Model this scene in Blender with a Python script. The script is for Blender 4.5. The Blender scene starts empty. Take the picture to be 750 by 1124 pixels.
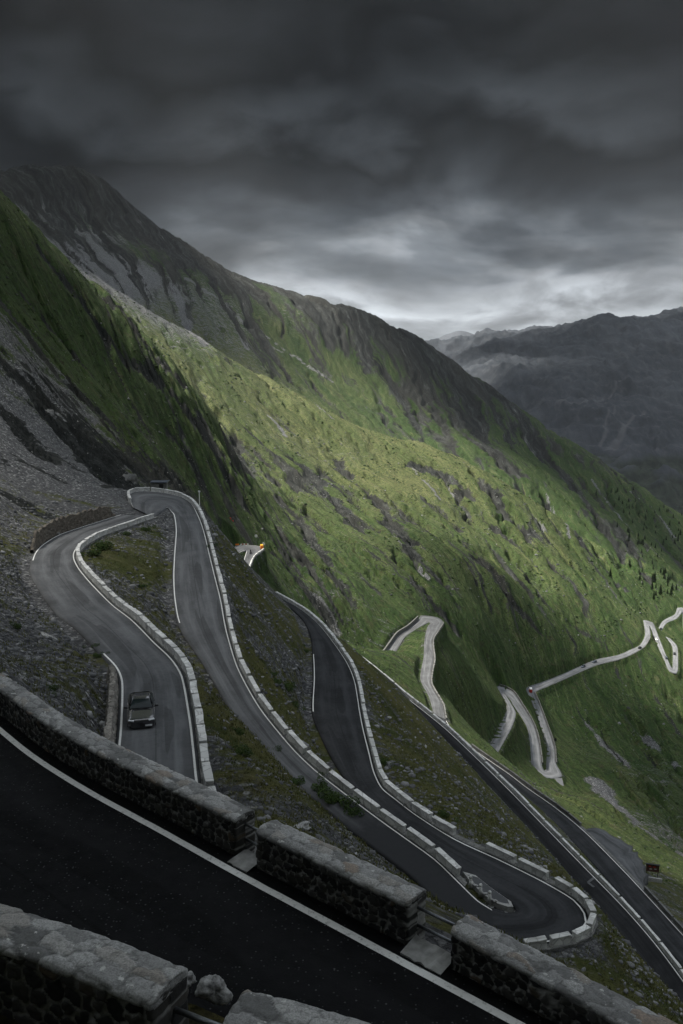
import bpy, bmesh, math, random
import numpy as np
from mathutils import Vector, Matrix, kdtree
from mathutils import noise as mnoise

random.seed(7)
RNG = np.random.default_rng(11)
scene = bpy.context.scene
COL = scene.collection

# ------------------------------------------------------------------ camera
W0, H0, FPX, HORIZON = 750.0, 1124.0, 1000.0, 378.0
PITCH = math.atan((H0 / 2 - HORIZON) / FPX)
CP, SP = math.cos(PITCH), math.sin(PITCH)
cam_d = bpy.data.cameras.new('camera')
cam = bpy.data.objects.new('camera', cam_d)
COL.objects.link(cam)
cam.location = (0, 0, 0)
cam.rotation_euler = (math.pi / 2 - PITCH, 0, 0)
cam_d.sensor_fit = 'VERTICAL'
cam_d.sensor_height = 36.0
cam_d.lens = 36.0 * FPX / H0
cam_d.clip_start = 0.5
cam_d.clip_end = 60000
scene.camera = cam


def ray(px, py):
    """direction (x, y, z) through a photograph point; y forward, per unit of depth * FPX"""
    u, v = px - W0 / 2, py - H0 / 2
    return u, FPX * CP - v * SP, -(v * CP + FPX * SP)


def at_z(px, py, z):
    x, y, k = ray(px, py)
    s = z / k
    return np.array((x * s, y * s, z))


def at_d(px, py, D):
    x, y, k = ray(px, py)
    s = D / FPX
    return np.array((x * s, y * s, k * s))


# ------------------------------------------------------------------ helpers
def tag(o, label=None, cat=None, group=None, kind=None):
    if label: o['label'] = label
    if cat: o['category'] = cat
    if group: o['group'] = group
    if kind: o['kind'] = kind
    return o


def mesh_obj(name, verts, faces, mat=None, parent=None, smooth=False, mats=None, fmat=None):
    me = bpy.data.meshes.new(name)
    me.from_pydata([tuple(v) for v in verts], [], [tuple(f) for f in faces])
    for m in (mats or ([mat] if mat else [])):
        me.materials.append(m)
    if fmat is not None:
        me.polygons.foreach_set('material_index', np.asarray(fmat, dtype=np.int32))
    if smooth:
        me.polygons.foreach_set('use_smooth', np.ones(len(me.polygons), dtype=bool))
    me.update()
    o = bpy.data.objects.new(name, me)
    COL.objects.link(o)
    if parent: o.parent = parent
    return o


def grid_obj(name, P, mat, attrs=None, parent=None, smooth=True, wrap=False):
    """P: (n, m, 3) array of points -> quad sheet built fast"""
    n, m = P.shape[:2]
    idx = np.arange(n * m).reshape(n, m)
    if wrap:
        idx = np.concatenate([idx, idx[:, :1]], axis=1)
    q = np.stack([idx[:-1, :-1], idx[:-1, 1:], idx[1:, 1:], idx[1:, :-1]], axis=-1).reshape(-1, 4)
    me = bpy.data.meshes.new(name)
    me.vertices.add(n * m)
    me.vertices.foreach_set('co', P.reshape(-1).astype(np.float32))
    me.loops.add(len(q) * 4)
    me.loops.foreach_set('vertex_index', q.reshape(-1).astype(np.int32))
    me.polygons.add(len(q))
    me.polygons.foreach_set('loop_start', (np.arange(len(q)) * 4).astype(np.int32))
    me.polygons.foreach_set('use_smooth', np.full(len(q), smooth))
    me.update(calc_edges=True)
    for k, a in (attrs or {}).items():
        at = me.attributes.new(k, 'FLOAT', 'POINT')
        at.data.foreach_set('value', a.reshape(-1).astype(np.float32))
    me.materials.append(mat)
    o = bpy.data.objects.new(name, me)
    COL.objects.link(o)
    if parent: o.parent = parent
    return o


def bm_obj(name, bm, mat, parent=None, smooth=False):
    me = bpy.data.meshes.new(name)
    bm.to_mesh(me); bm.free()
    if mat: me.materials.append(mat)
    if smooth:
        me.polygons.foreach_set('use_smooth', np.ones(len(me.polygons), dtype=bool))
    o = bpy.data.objects.new(name, me)
    COL.objects.link(o)
    if parent: o.parent = parent
    return o


def empty(name, loc=(0, 0, 0), rz=0.0):
    o = bpy.data.objects.new(name, None)
    COL.objects.link(o)
    o.location = loc
    o.rotation_euler = (0, 0, rz)
    o.empty_display_size = 0.2
    return o


def copy_tree(o, parent=None):
    c = o.copy()
    COL.objects.link(c)
    if parent: c.parent = parent
    for ch in list(o.children):
        copy_tree(ch, c)
    return c


def add_box(bm, c, s, rot=None, bevel=0.0):
    r = bmesh.ops.create_cube(bm, size=1.0)
    vs = r['verts']
    bmesh.ops.scale(bm, vec=s, verts=vs)
    if bevel > 0:
        es = list({e for v in vs for e in v.link_edges})
        rb = bmesh.ops.bevel(bm, geom=es, offset=bevel, segments=2, affect='EDGES', profile=0.6)
        vs = list({v for f in rb['faces'] for v in f.verts} | {v for v in vs if v.is_valid})
    if rot is not None:
        bmesh.ops.rotate(bm, cent=(0, 0, 0), matrix=rot, verts=vs)
    bmesh.ops.translate(bm, vec=c, verts=vs)
    return vs


def add_tube(bm, a, b, r1, r2=None, seg=10):
    a, b = Vector(a), Vector(b)
    d = b - a
    r2 = r1 if r2 is None else r2
    rr = bmesh.ops.create_cone(bm, cap_ends=True, segments=seg, radius1=r1, radius2=r2, depth=d.length)
    q = d.to_track_quat('Z', 'Y')
    bmesh.ops.rotate(bm, cent=(0, 0, 0), matrix=q.to_matrix(), verts=rr['verts'])
    bmesh.ops.translate(bm, vec=(a + b) / 2, verts=rr['verts'])
    return rr['verts']


# numpy noise -------------------------------------------------------
_perm = RNG.permutation(4096).astype(np.int64)
_gx = np.cos(np.linspace(0, 2 * np.pi, 4096, endpoint=False))
_gy = np.sin(np.linspace(0, 2 * np.pi, 4096, endpoint=False))


def gnoise(x, y, seed=0):
    xi = np.floor(x).astype(np.int64); yi = np.floor(y).astype(np.int64)
    xf = x - xi; yf = y - yi
    u = xf * xf * xf * (xf * (xf * 6 - 15) + 10)
    v = yf * yf * yf * (yf * (yf * 6 - 15) + 10)

    def g(ix, iy, dx, dy):
        h = _perm[(_perm[(ix + seed * 131) & 4095] + iy * 7 + seed * 17) & 4095]
        return _gx[h] * dx + _gy[h] * dy
    a = g(xi, yi, xf, yf); b = g(xi + 1, yi, xf - 1, yf)
    c = g(xi, yi + 1, xf, yf - 1); d = g(xi + 1, yi + 1, xf - 1, yf - 1)
    return ((a + (b - a) * u) * (1 - v) + (c + (d - c) * u) * v) * 1.5


def fbm(x, y, oct=4, seed=0, gain=0.5):
    s = 0; a = 1; f = 1; t = 0
    for k in range(oct):
        s = s + a * gnoise(x * f, y * f, seed + k * 3)
        t += a; a *= gain; f *= 2.03
    return s / t


def ridged(x, y, oct=3, seed=0):
    s = 0; a = 1; f = 1; t = 0
    for k in range(oct):
        s = s + a * (1 - 2 * np.abs(gnoise(x * f, y * f, seed + k * 5)))
        t += a; a *= 0.5; f *= 2.1
    return s / t


def voronoi(x, y, seed=0):
    """2-D cells: distance to edge (F2-F1) and a random number per cell"""
    xi = np.floor(x).astype(np.int64); yi = np.floor(y).astype(np.int64)
    f1 = np.full(x.shape, 9.0); f2 = np.full(x.shape, 9.0); cid = np.zeros(x.shape)
    for dx in (-1, 0, 1):
        for dy in (-1, 0, 1):
            ix, iy = xi + dx, yi + dy
            h = _perm[(_perm[(ix + seed * 71) & 4095] + iy * 13) & 4095]
            h2 = _perm[(h + 517) & 4095]
            px = ix + 0.5 + 0.8 * (h / 4096.0 - 0.5); py = iy + 0.5 + 0.8 * (h2 / 4096.0 - 0.5)
            d = np.hypot(px - x, py - y)
            m = d < f1
            f2 = np.where(m, f1, np.minimum(f2, d))
            cid = np.where(m, _perm[(h + 91) & 4095] / 4096.0, cid)
            f1 = np.where(m, d, f1)
    return f2 - f1, cid


def sstep(a, b, x):
    t = np.clip((x - a) / (b - a), 0, 1)
    return t * t * (3 - 2 * t)


# ------------------------------------------------------------------ material helpers
class NT:
    def __init__(self, name):
        self.m = bpy.data.materials.new(name)
        self.m.use_nodes = True
        self.t = self.m.node_tree
        self.bsdf = self.t.nodes['Principled BSDF']
        self.coord = None

    def n(self, kind, **kw):
        nd = self.t.nodes.new(kind)
        for k, v in kw.items():
            setattr(nd, k, v)
        return nd

    def put(self, sock, v):
        if hasattr(v, 'is_output') or isinstance(v, bpy.types.NodeSocket):
            self.t.links.new(v, sock)
        else:
            sock.default_value = v

    def obj(self):
        if self.coord is None:
            self.coord = self.n('ShaderNodeTexCoord')
        return self.coord.outputs['Object']

    def geo(self):
        return self.n('ShaderNodeNewGeometry').outputs['Position']

    def noise(self, vec, scale, detail=4, rough=0.55, dist=0.0):
        nd = self.n('ShaderNodeTexNoise')
        self.put(nd.inputs['Vector'], vec)
        nd.inputs['Scale'].default_value = scale
        nd.inputs['Detail'].default_value = detail
        nd.inputs['Roughness'].default_value = rough
        nd.inputs['Distortion'].default_value = dist
        return nd.outputs['Fac']

    def voro(self, vec, scale, feature='F1', out='Distance'):
        nd = self.n('ShaderNodeTexVoronoi', feature=feature)
        self.put(nd.inputs['Vector'], vec)
        nd.inputs['Scale'].default_value = scale
        return nd.outputs[out]

    def math(self, op, a, b=0.0, clamp=False):
        nd = self.n('ShaderNodeMath', operation=op, use_clamp=clamp)
        self.put(nd.inputs[0], a); self.put(nd.inputs[1], b)
        return nd.outputs[0]

    def rng(self, v, a, b, c=0.0, d=1.0, smooth=False):
        nd = self.n('ShaderNodeMapRange', clamp=True)
        if smooth: nd.interpolation_type = 'SMOOTHSTEP'
        self.put(nd.inputs['Value'], v)
        nd.inputs['From Min'].default_value = a; nd.inputs['From Max'].default_value = b
        nd.inputs['To Min'].default_value = c; nd.inputs['To Max'].default_value = d
        return nd.outputs['Result']

    def mix(self, f, a, b, mode='MIX'):
        nd = self.n('ShaderNodeMix', data_type='RGBA', blend_type=mode)
        self.put(nd.inputs[0], f)
        for s, v in ((nd.inputs[6], a), (nd.inputs[7], b)):
            if isinstance(v, (tuple, list)): v = (v[0], v[1], v[2], 1.0)
            self.put(s, v)
        return nd.outputs[2]

    def ramp(self, v, stops):
        nd = self.n('ShaderNodeValToRGB')
        self.put(nd.inputs[0], v)
        el = nd.color_ramp.elements
        while len(el) < len(stops): el.new(0.5)
        for e, (p, c) in zip(el, stops):
            e.position = p; e.color = (c[0], c[1], c[2], 1)
        return nd.outputs[0]

    def attr(self, name):
        nd = self.n('ShaderNodeAttribute', attribute_name=name)
        return nd.outputs['Fac']

    def mapping(self, vec, rot=(0, 0, 0), scale=(1, 1, 1)):
        nd = self.n('ShaderNodeMapping')
        self.put(nd.inputs['Vector'], vec)
        nd.inputs['Rotation'].default_value = rot
        nd.inputs['Scale'].default_value = scale
        return nd.outputs[0]

    def bump(self, h, strength=0.5, dist=0.1, normal=None):
        nd = self.n('ShaderNodeBump')
        nd.inputs['Strength'].default_value = strength
        nd.inputs['Distance'].default_value = dist
        self.put(nd.inputs['Height'], h)
        if normal is not None: self.put(nd.inputs['Normal'], normal)
        return nd.outputs[0]

    def done(self, color=None, rough=0.9, spec=0.3, normal=None, metal=None):
        b = self.bsdf
        if color is not None:
            if isinstance(color, (tuple, list)): color = (color[0], color[1], color[2], 1.0)
            self.put(b.inputs['Base Color'], color)
        self.put(b.inputs['Roughness'], rough)
        b.inputs['Specular IOR Level'].default_value = spec
        if metal is not None: b.inputs['Metallic'].default_value = metal
        if normal is not None: self.put(b.inputs['Normal'], normal)
        return self.m


def simple_mat(name, col, rough=0.6, spec=0.4, var=0.15, scale=6.0, metal=None):
    k = NT(name)
    f = k.noise(k.obj(), scale, 3)
    c = k.mix(k.rng(f, 0.3, 0.7), tuple(x * (1 - var) for x in col), tuple(min(1, x * (1 + var)) for x in col))
    return k.done(c, rough, spec, metal=metal)


# terrain ------------------------------------------------------------
FALL = math.atan2(-0.55, 0.83)   # compass of the fall line of the big slopes


def mat_terrain():
    k = NT('alpine_slope')
    P = k.geo()
    rock, scree, dry, far = k.attr('rock'), k.attr('scree'), k.attr('dry'), k.attr('mid_slope')
    st = k.mapping(P, rot=(0, 0, -FALL), scale=(0.22, 1.0, 0.5))       # stretched down the fall line
    gv = k.n('ShaderNodeCombineXYZ')
    k.put(gv.inputs[0], k.math('MULTIPLY', k.attr('grain_across'), 620.0)); k.put(gv.inputs[1], k.math('MULTIPLY', k.attr('grain_along'), 46.0))
    G = gv.outputs[0]

    def fmix(a, b):
        nd = k.n('ShaderNodeMix', data_type='FLOAT')
        k.put(nd.inputs[0], far); k.put(nd.inputs[2], a); k.put(nd.inputs[3], b)
        return nd.outputs[0]
    n_big = fmix(k.noise(st, 0.022, 6, 0.6), k.noise(G, 0.030, 6, 0.62))
    n_mid = fmix(k.noise(st, 0.11, 6, 0.62), k.noise(G, 0.13, 6, 0.65))
    n_fine = k.noise(P, 0.9, 6, 0.68)
    n_tiny = k.noise(P, 5.0, 4, 0.7)
    # grass
    g1 = k.mix(k.rng(n_mid, 0.34, 0.66), (0.018, 0.044, 0.011), (0.050, 0.088, 0.023))
    g2 = k.mix(k.rng(n_big, 0.35, 0.65), (0.072, 0.088, 0.030), (0.150, 0.150, 0.066))
    dryf = k.math('ADD', k.math('SUBTRACT', k.math('MULTIPLY', dry, 1.15), 0.22), k.rng(n_mid, 0.25, 0.75, -0.45, 0.45), clamp=True)
    grass = k.mix(dryf, g1, g2)
    grass = k.mix(k.rng(n_fine, 0.35, 0.62, 0.0, 0.55), grass, (0.020, 0.030, 0.009))
    grass = k.mix(k.rng(n_tiny, 0.5, 0.75, 0.0, 0.5), grass, k.mix(0.5, grass, (0.15, 0.15, 0.07)))
    olive = k.mix(k.rng(n_mid, 0.35, 0.65), (0.060, 0.068, 0.020), (0.125, 0.112, 0.042))
    grass = k.mix(k.math('MULTIPLY', k.math('SUBTRACT', 1.0, far), 0.7), grass, olive)
    sp1 = k.noise(P, 0.42, 7, 0.78)
    sp2 = fmix(k.noise(st, 0.55, 8, 0.75), k.noise(G, 0.55, 8, 0.75))
    grass = k.mix(k.math('MULTIPLY', far, k.rng(sp1, 0.50, 0.58, 0.0, 0.80)), grass, (0.013, 0.021, 0.009))  # dark specks: shadows of tussocks and stones painted into the grass
    grass = k.mix(k.rng(sp2, 0.53, 0.66, 0.0, 0.55), grass, (0.150, 0.148, 0.075))
    grass = k.mix(k.math('MULTIPLY', far, k.rng(sp2, 0.36, 0.46, 0.7, 0.0)), grass, (0.018, 0.030, 0.009))
    bro = k.noise(P, 0.16, 5, 0.6)
    grass = k.mix(k.rng(bro, 0.56, 0.72, 0, 0.55), grass, (0.062, 0.048, 0.028))
    # bare rock, bedded
    rn = fmix(k.noise(st, 0.30, 8, 0.78), k.noise(G, 0.30, 8, 0.80))
    rockc = k.ramp(k.rng(rn, 0.36, 0.68), [(0, (0.006, 0.007, 0.007)), (0.45, (0.020, 0.022, 0.021)), (0.8, (0.055, 0.058, 0.055)), (1, (0.20, 0.20, 0.195))])
    rockc = k.mix(k.rng(n_big, 0.45, 0.7, 0, 0.5), rockc, (0.045, 0.044, 0.036))
    # loose stones: pale and dark pieces
    vc = k.voro(P, 2.6, 'F1', 'Color')
    sep = k.n('ShaderNodeSeparateColor'); k.put(sep.inputs[0], vc)
    vd = k.voro(P, 2.6, 'DISTANCE_TO_EDGE')
    vc2 = k.voro(P, 0.75, 'F1', 'Color')
    sep2 = k.n('ShaderNodeSeparateColor'); k.put(sep2.inputs[0], vc2)
    stone = k.ramp(sep.outputs[0], [(0, (0.045, 0.047, 0.05)), (0.5, (0.13, 0.132, 0.136)), (0.85, (0.24, 0.24, 0.24)), (1, (0.50, 0.50, 0.49))])
    stone = k.mix(k.rng(sep2.outputs[0], 0.4, 1.0, 0, 0.35), stone, (0.20, 0.20, 0.205))
    stone = k.mix(k.rng(vd, 0.0, 0.09, 0.75, 0.0), stone, (0.022, 0.022, 0.022))
    stone = k.mix(k.rng(n_fine, 0.45, 0.7, 0, 0.55), stone, (0.06, 0.061, 0.065))
    stone = k.mix(k.rng(n_mid, 0.46, 0.68, 0, 0.5), stone, (0.05, 0.052, 0.055))
    stone = k.mix(k.rng(k.noise(st, 0.05, 4, 0.6), 0.45, 0.7, 0, 0.6), stone, (0.10, 0.101, 0.104))
    # how they mix: ragged thresholds
    rf = k.math('ADD', rock, k.math('ADD', k.rng(n_fine, 0.2, 0.8, -0.28, 0.28), k.rng(n_mid, 0.2, 0.8, -0.45, 0.45)))
    streak = k.math('MULTIPLY', k.rng(k.noise(G, 0.085, 8, 0.66), 0.53, 0.68, 0, 0.75), far)
    rf = k.math('ADD', rf, k.math('MULTIPLY', streak, k.rng(dry, 0.3, 0.9, 1.0, 0.35)))
    rf = k.rng(rf, 0.48, 0.58)
    sf = k.math('ADD', scree, k.math('ADD', k.rng(n_fine, 0.2, 0.8, -0.30, 0.30), k.rng(k.noise(st, 0.3, 5, 0.65), 0.2, 0.8, -0.42, 0.42)))
    sf = k.rng(sf, 0.42, 0.60)
    c = k.mix(sf, grass, stone)
    c = k.mix(rf, c, rockc)
    # scattered pale stones in the turf
    ps = k.voro(P, 0.9, 'F1', 'Distance')
    pc = k.voro(P, 0.9, 'F1', 'Color')
    sp = k.n('ShaderNodeSeparateColor'); k.put(sp.inputs[0], pc)
    pick = k.math('MULTIPLY', k.rng(ps, 0.16, 0.22, 1, 0), k.rng(sp.outputs[1], 0.80, 0.83))
    pick = k.math('MULTIPLY', pick, k.rng(n_mid, 0.46, 0.6))
    c = k.mix(pick, c, (0.30, 0.30, 0.29))
    h = k.math('ADD', k.math('MULTIPLY', n_fine, 0.5), k.math('ADD', k.math('MULTIPLY', k.math('MULTIPLY', vd, 0.5), sf), k.math('MULTIPLY', rn, 0.8)))
    nb = k.bump(k.math('ADD', k.math('MULTIPLY', sp2, 1.0), k.math('MULTIPLY', sp1, 0.6)), 0.8, 2.2)
    nb = k.bump(h, 0.75, 0.55, nb)
    return k.done(c, 0.95, 0.12, nb)


def mat_far():
    k = NT('distant_slopes')
    P = k.geo()
    n1 = k.noise(P, 0.0016, 8, 0.62)
    n2 = k.noise(k.mapping(P, rot=(0, 0, 0.5), scale=(1, 0.35, 0.35)), 0.006, 8, 0.65)
    c = k.mix(k.rng(n1, 0.4, 0.6), (0.024, 0.029, 0.036), (0.048, 0.054, 0.064))
    c = k.mix(k.rng(n2, 0.52, 0.74, 0, .8), c, (0.062, 0.067, 0.076))
    n3 = k.noise(k.mapping(P, rot=(0, 0, 0.5), scale=(1, 0.4, 0.4)), 0.022, 6, 0.7)
    c = k.mix(k.rng(n3, 0.50, 0.70, 0, .45), c, (0.105, 0.108, 0.115))
    c = k.mix(k.rng(n3, 0.32, 0.46, .45, 0), c, (0.010, 0.012, 0.014))
    forest = k.rng(k.attr('low'), 0.4, 0.6)
    c = k.mix(forest, c, k.mix(k.rng(k.noise(P, 0.02, 4), 0.4, 0.6), (0.010, 0.016, 0.012), (0.028, 0.036, 0.026)))
    c = k.mix(k.attr('chute'), c, (0.13, 0.13, 0.135))
    return k.done(c, 0.95, 0.1, k.bump(n2, 0.7, 40))


def mat_asphalt(name, base, speck=0.0, streak=0.3, patch=0.4):
    k = NT(name)
    P = k.geo()
    n1 = k.noise(P, 0.22, 5, 0.6)
    n2 = k.noise(P, 3.0, 4, 0.65)
    n3 = k.noise(P, 34.0, 2, 0.6)
    tr = k.attr('across')          # 0 at one edge, 1 at the other
    al = k.attr('along')
    cv = k.n('ShaderNodeCombineXYZ')
    k.put(cv.inputs[0], k.math('MULTIPLY', tr, 9.0)); k.put(cv.inputs[1], k.math('MULTIPLY', al, 0.10))
    wear = k.noise(cv.outputs[0], 1.0, 5, 0.6)
    c = k.mix(k.rng(n1, 0.3, 0.7), tuple(b * (1 - patch) for b in base), tuple(b * (1 + patch) for b in base))
    c = k.mix(k.rng(wear, 0.48, 0.72, 0, streak), c, tuple(b * 2.1 for b in base))
    c = k.mix(k.rng(n2, 0.5, 0.75, 0, 0.4), c, tuple(b * 0.6 for b in base))
    wt = k.math('ABSOLUTE', k.math('SUBTRACT', k.math('PINGPONG', k.math('MULTIPLY', tr, 2.0), 1.0), 0.52))
    c = k.mix(k.math('MULTIPLY', k.rng(wt, 0.05, 0.22, 1, 0), k.rng(wear, 0.35, 0.6, 0.1, 0.6)), c, tuple(b * 1.7 for b in base))
    pt = k.noise(cv.outputs[0], 0.35, 2, 0.4)
    c = k.mix(k.rng(pt, 0.56, 0.57, 0, 0.5), c, tuple(b * 0.5 for b in base))
    seam = k.math('ABSOLUTE', k.math('SUBTRACT', tr, k.math('ADD', 0.49, k.math('MULTIPLY', n1, 0.02))))
    c = k.mix(k.rng(seam, 0.004, 0.010, 0.55, 0), c, tuple(b * 0.4 for b in base))
    painted_shade = k.rng(k.math('ADD', k.attr('painted_shade'), k.rng(n1, 0.25, 0.75, -0.3, 0.3)), 0.35, 0.75)
    c = k.mix(painted_shade, c, (0.026, 0.027, 0.029))  # frame-edge darkening painted into the asphalt, with a ragged border
    if speck:
        v = k.voro(P, 16.0, 'F1', 'Distance')
        vc = k.voro(P, 16.0, 'F1', 'Color')
        s = k.n('ShaderNodeSeparateColor'); k.put(s.inputs[0], vc)
        f = k.math('MULTIPLY', k.rng(v, 0.22, 0.34, 1, 0), k.rng(s.outputs[0], 0.80, 0.97))
        c = k.mix(k.math('MULTIPLY', f, speck), c, (0.16, 0.16, 0.17))
    return k.done(c, k.rng(n2, 0.3, 0.7, 0.78, 0.95), 0.08, k.bump(k.math('ADD', n3, n2), 0.35, 0.02))


def mat_line():
    k = NT('road_line_paint')
    n = k.noise(k.geo(), 9.0, 5, 0.7)
    c = k.mix(k.rng(n, 0.54, 0.68, 0, 0.7), (0.62, 0.62, 0.60), (0.14, 0.14, 0.14))
    return k.done(c, 0.7, 0.2)


def mat_stone(name, light, dark, scale=1.6):
    """dressed masonry with joints, for parapet blocks and retaining walls"""
    k = NT(name)
    P = k.geo()
    V = k.mapping(P, scale=(1, 1, 1.5))
    vd = k.voro(V, scale, 'DISTANCE_TO_EDGE')
    vc = k.voro(V, scale, 'F1', 'Color')
    s = k.n('ShaderNodeSeparateColor'); k.put(s.inputs[0], vc)
    n = k.noise(P, 5.0, 5, 0.7)
    n2 = k.noise(P, 0.6, 4, 0.6)
    oi = k.n('ShaderNodeObjectInfo')
    c = k.mix(s.outputs[0], dark, light)
    c = k.mix(k.math('MULTIPLY', oi.outputs['Random'], 0.45), c, dark)
    c = k.mix(k.rng(n, 0.35, 0.7, 0, 0.6), c, tuple(x * 0.55 for x in light))
    c = k.mix(k.rng(n2, 0.5, 0.75, 0, 0.5), c, (0.10, 0.10, 0.085))
    c = k.mix(k.rng(vd, 0.0, 0.06, 0.6, 0), c, tuple(x * 0.35 for x in dark))
    return k.done(c, 0.92, 0.15, k.bump(k.math('ADD', k.math('MULTIPLY', vd, 1.2), k.math('MULTIPLY', n, 0.3)), 0.6, 0.08))


def mat_rubble():
    """rough wall: stones and mortar come with the mesh as attributes"""
    k = NT('rubble_masonry')
    P = k.geo()
    e, cid, top = k.attr('joint'), k.attr('cell'), k.attr('top')
    n = k.noise(P, 14.0, 5, 0.7)
    n2 = k.noise(P, 3.0, 5, 0.65)
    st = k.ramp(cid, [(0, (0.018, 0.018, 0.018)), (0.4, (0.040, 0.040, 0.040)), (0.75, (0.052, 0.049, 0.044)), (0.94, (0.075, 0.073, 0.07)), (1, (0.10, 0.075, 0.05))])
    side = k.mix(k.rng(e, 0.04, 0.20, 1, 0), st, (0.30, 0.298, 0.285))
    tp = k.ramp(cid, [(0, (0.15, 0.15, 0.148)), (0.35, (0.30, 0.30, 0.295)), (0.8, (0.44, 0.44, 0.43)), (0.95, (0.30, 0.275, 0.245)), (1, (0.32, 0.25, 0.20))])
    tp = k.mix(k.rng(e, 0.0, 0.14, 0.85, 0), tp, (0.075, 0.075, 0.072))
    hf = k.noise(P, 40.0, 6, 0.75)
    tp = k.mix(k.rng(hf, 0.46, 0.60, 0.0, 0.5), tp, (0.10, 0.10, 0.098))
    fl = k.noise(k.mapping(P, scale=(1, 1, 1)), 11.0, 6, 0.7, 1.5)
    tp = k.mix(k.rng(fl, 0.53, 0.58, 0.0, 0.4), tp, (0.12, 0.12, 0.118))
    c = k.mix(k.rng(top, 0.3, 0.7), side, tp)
    c = k.mix(k.rng(n, 0.45, 0.72, 0, 0.55), c, k.mix(0.5, c, (0.03, 0.03, 0.028)))
    c = k.mix(k.rng(n2, 0.58, 0.72, 0, 0.6), c, (0.05, 0.05, 0.042))
    lich = k.noise(P, 7.0, 4, 0.6)
    c = k.mix(k.math('MULTIPLY', k.rng(lich, 0.64, 0.68), k.rng(top, 0.3, 0.7)), c, (0.50, 0.50, 0.48))
    return k.done(c, 0.93, 0.15, k.bump(k.math('ADD', n, n2), 0.6, 0.03))


M = {}
M['terrain'] = mat_terrain()
M['far'] = mat_far()
M['asph_near'] = mat_asphalt('near_shaded_asphalt', (0.0075, 0.0078, 0.0084), speck=0.40, streak=0.25)  # foreground darkening put into the base colour
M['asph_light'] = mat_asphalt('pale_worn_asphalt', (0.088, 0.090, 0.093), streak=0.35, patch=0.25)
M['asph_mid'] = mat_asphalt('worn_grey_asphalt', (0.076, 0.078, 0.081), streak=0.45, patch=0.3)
M['asph_black'] = mat_asphalt('black_shaded_asphalt', (0.018, 0.0185, 0.0195), streak=0.25)  # lower-right corner darkening painted into the asphalt colour
M['asph_dark'] = mat_asphalt('dark_shaded_asphalt', (0.027, 0.028, 0.030), streak=0.35)  # darkening round the lower hairpin painted into the asphalt colour
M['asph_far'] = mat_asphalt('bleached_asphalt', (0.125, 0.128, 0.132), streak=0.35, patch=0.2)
M['line'] = mat_line()
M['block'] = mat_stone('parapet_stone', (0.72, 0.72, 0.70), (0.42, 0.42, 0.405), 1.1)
M['block_dark'] = mat_stone('darkened_parapet_stone', (0.17, 0.17, 0.165), (0.09, 0.09, 0.087), 1.1)  # darker copy of the parapet stone; shade on the lay-by road painted in
M['retain'] = mat_stone('retaining_masonry', (0.22, 0.22, 0.21), (0.10, 0.10, 0.096), 2.0)
M['brownwall'] = mat_stone('brown_drystone', (0.19, 0.165, 0.135), (0.07, 0.062, 0.052), 2.2)
M['rough_wall'] = mat_stone('rough_bank_masonry', (0.30, 0.28, 0.25), (0.08, 0.075, 0.068), 2.4)
M['rubble'] = mat_rubble()
M['steel'] = simple_mat('galvanised_pipe', (0.16, 0.17, 0.18), 0.45, 0.5, 0.3, 9, metal=0.7)
M['concrete'] = simple_mat('pale_concrete', (0.27, 0.27, 0.26), 0.9, 0.2, 0.3, 5)

# ------------------------------------------------------------------ roads
# every station: traced edge point, its level, and the other edge (a point or a width in metres; + = left of travel)
def road_from(stations):
    E, I, n = [], [], len(stations)
    for (ex, ey, z, o) in stations:
        E.append(at_z(ex, ey, z))
    E = np.array(E)
    T = np.gradient(E, axis=0); T[:, 2] = 0
    T /= np.linalg.norm(T, axis=1)[:, None]
    for i, (ex, ey, z, o) in enumerate(stations):
        if isinstance(o, tuple):
            I.append(at_z(o[0], o[1], z))
        else:
            I.append(E[i] + o * np.array((-T[i, 1], T[i, 0], 0)))
    return E, np.array(I)


def catmull(P, per=1.0, cuts=None):
    """smooth resample of stations; P (n, k)"""
    n = len(P)
    out = []
    for i in range(n - 1):
        p0, p1, p2, p3 = P[max(i - 1, 0)], P[i], P[i + 1], P[min(i + 2, n - 1)]
        m = cuts[i]
        for j in range(m):
            t = j / m
            # centripetal-ish: limit tangents by chord so uneven spacing does not overshoot
            l1 = np.linalg.norm(p2[:2] - p1[:2]) + 1e-6
            l0 = np.linalg.norm(p1[:2] - p0[:2]) + 1e-6
            l2 = np.linalg.norm(p3[:2] - p2[:2]) + 1e-6
            m1 = ((p1 - p0) / l0 * l1 + (p2 - p1)) / (1 + l1 / l0) * 1.0 if i > 0 else (p2 - p1)
            m2 = ((p2 - p1) + (p3 - p2) / l2 * l1) / (1 + l1 / l2) * 1.0 if i < n - 2 else (p2 - p1)
            if i > 0: m1 = 0.5 * ((p1 - p0) * min(1, l1 / l0) + (p2 - p1))
            if i < n - 2: m2 = 0.5 * ((p2 - p1) + (p3 - p2) * min(1, l1 / l2))
            h = (2 * t ** 3 - 3 * t ** 2 + 1) * p1 + (t ** 3 - 2 * t ** 2 + t) * m1 + (-2 * t ** 3 + 3 * t ** 2) * p2 + (t ** 3 - t ** 2) * m2
            out.append(h)
    out.append(P[-1])
    return np.array(out)


ROADS = {}


def def_road(name, stations, step):
    E, I = road_from(stations)
    cuts = [max(1, int(round(max(np.linalg.norm(E[i + 1] - E[i]), np.linalg.norm(I[i + 1] - I[i])) / step))) for i in range(len(E) - 1)]
    both = np.concatenate([E, I], axis=1)
    R = catmull(both, cuts=cuts)
    # index of the dense row where each station sits
    rows = np.concatenate([[0], np.cumsum(cuts)])
    ROADS[name] = dict(E=R[:, :3].copy(), I=R[:, 3:].copy(), rows=rows, st=stations)


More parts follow.
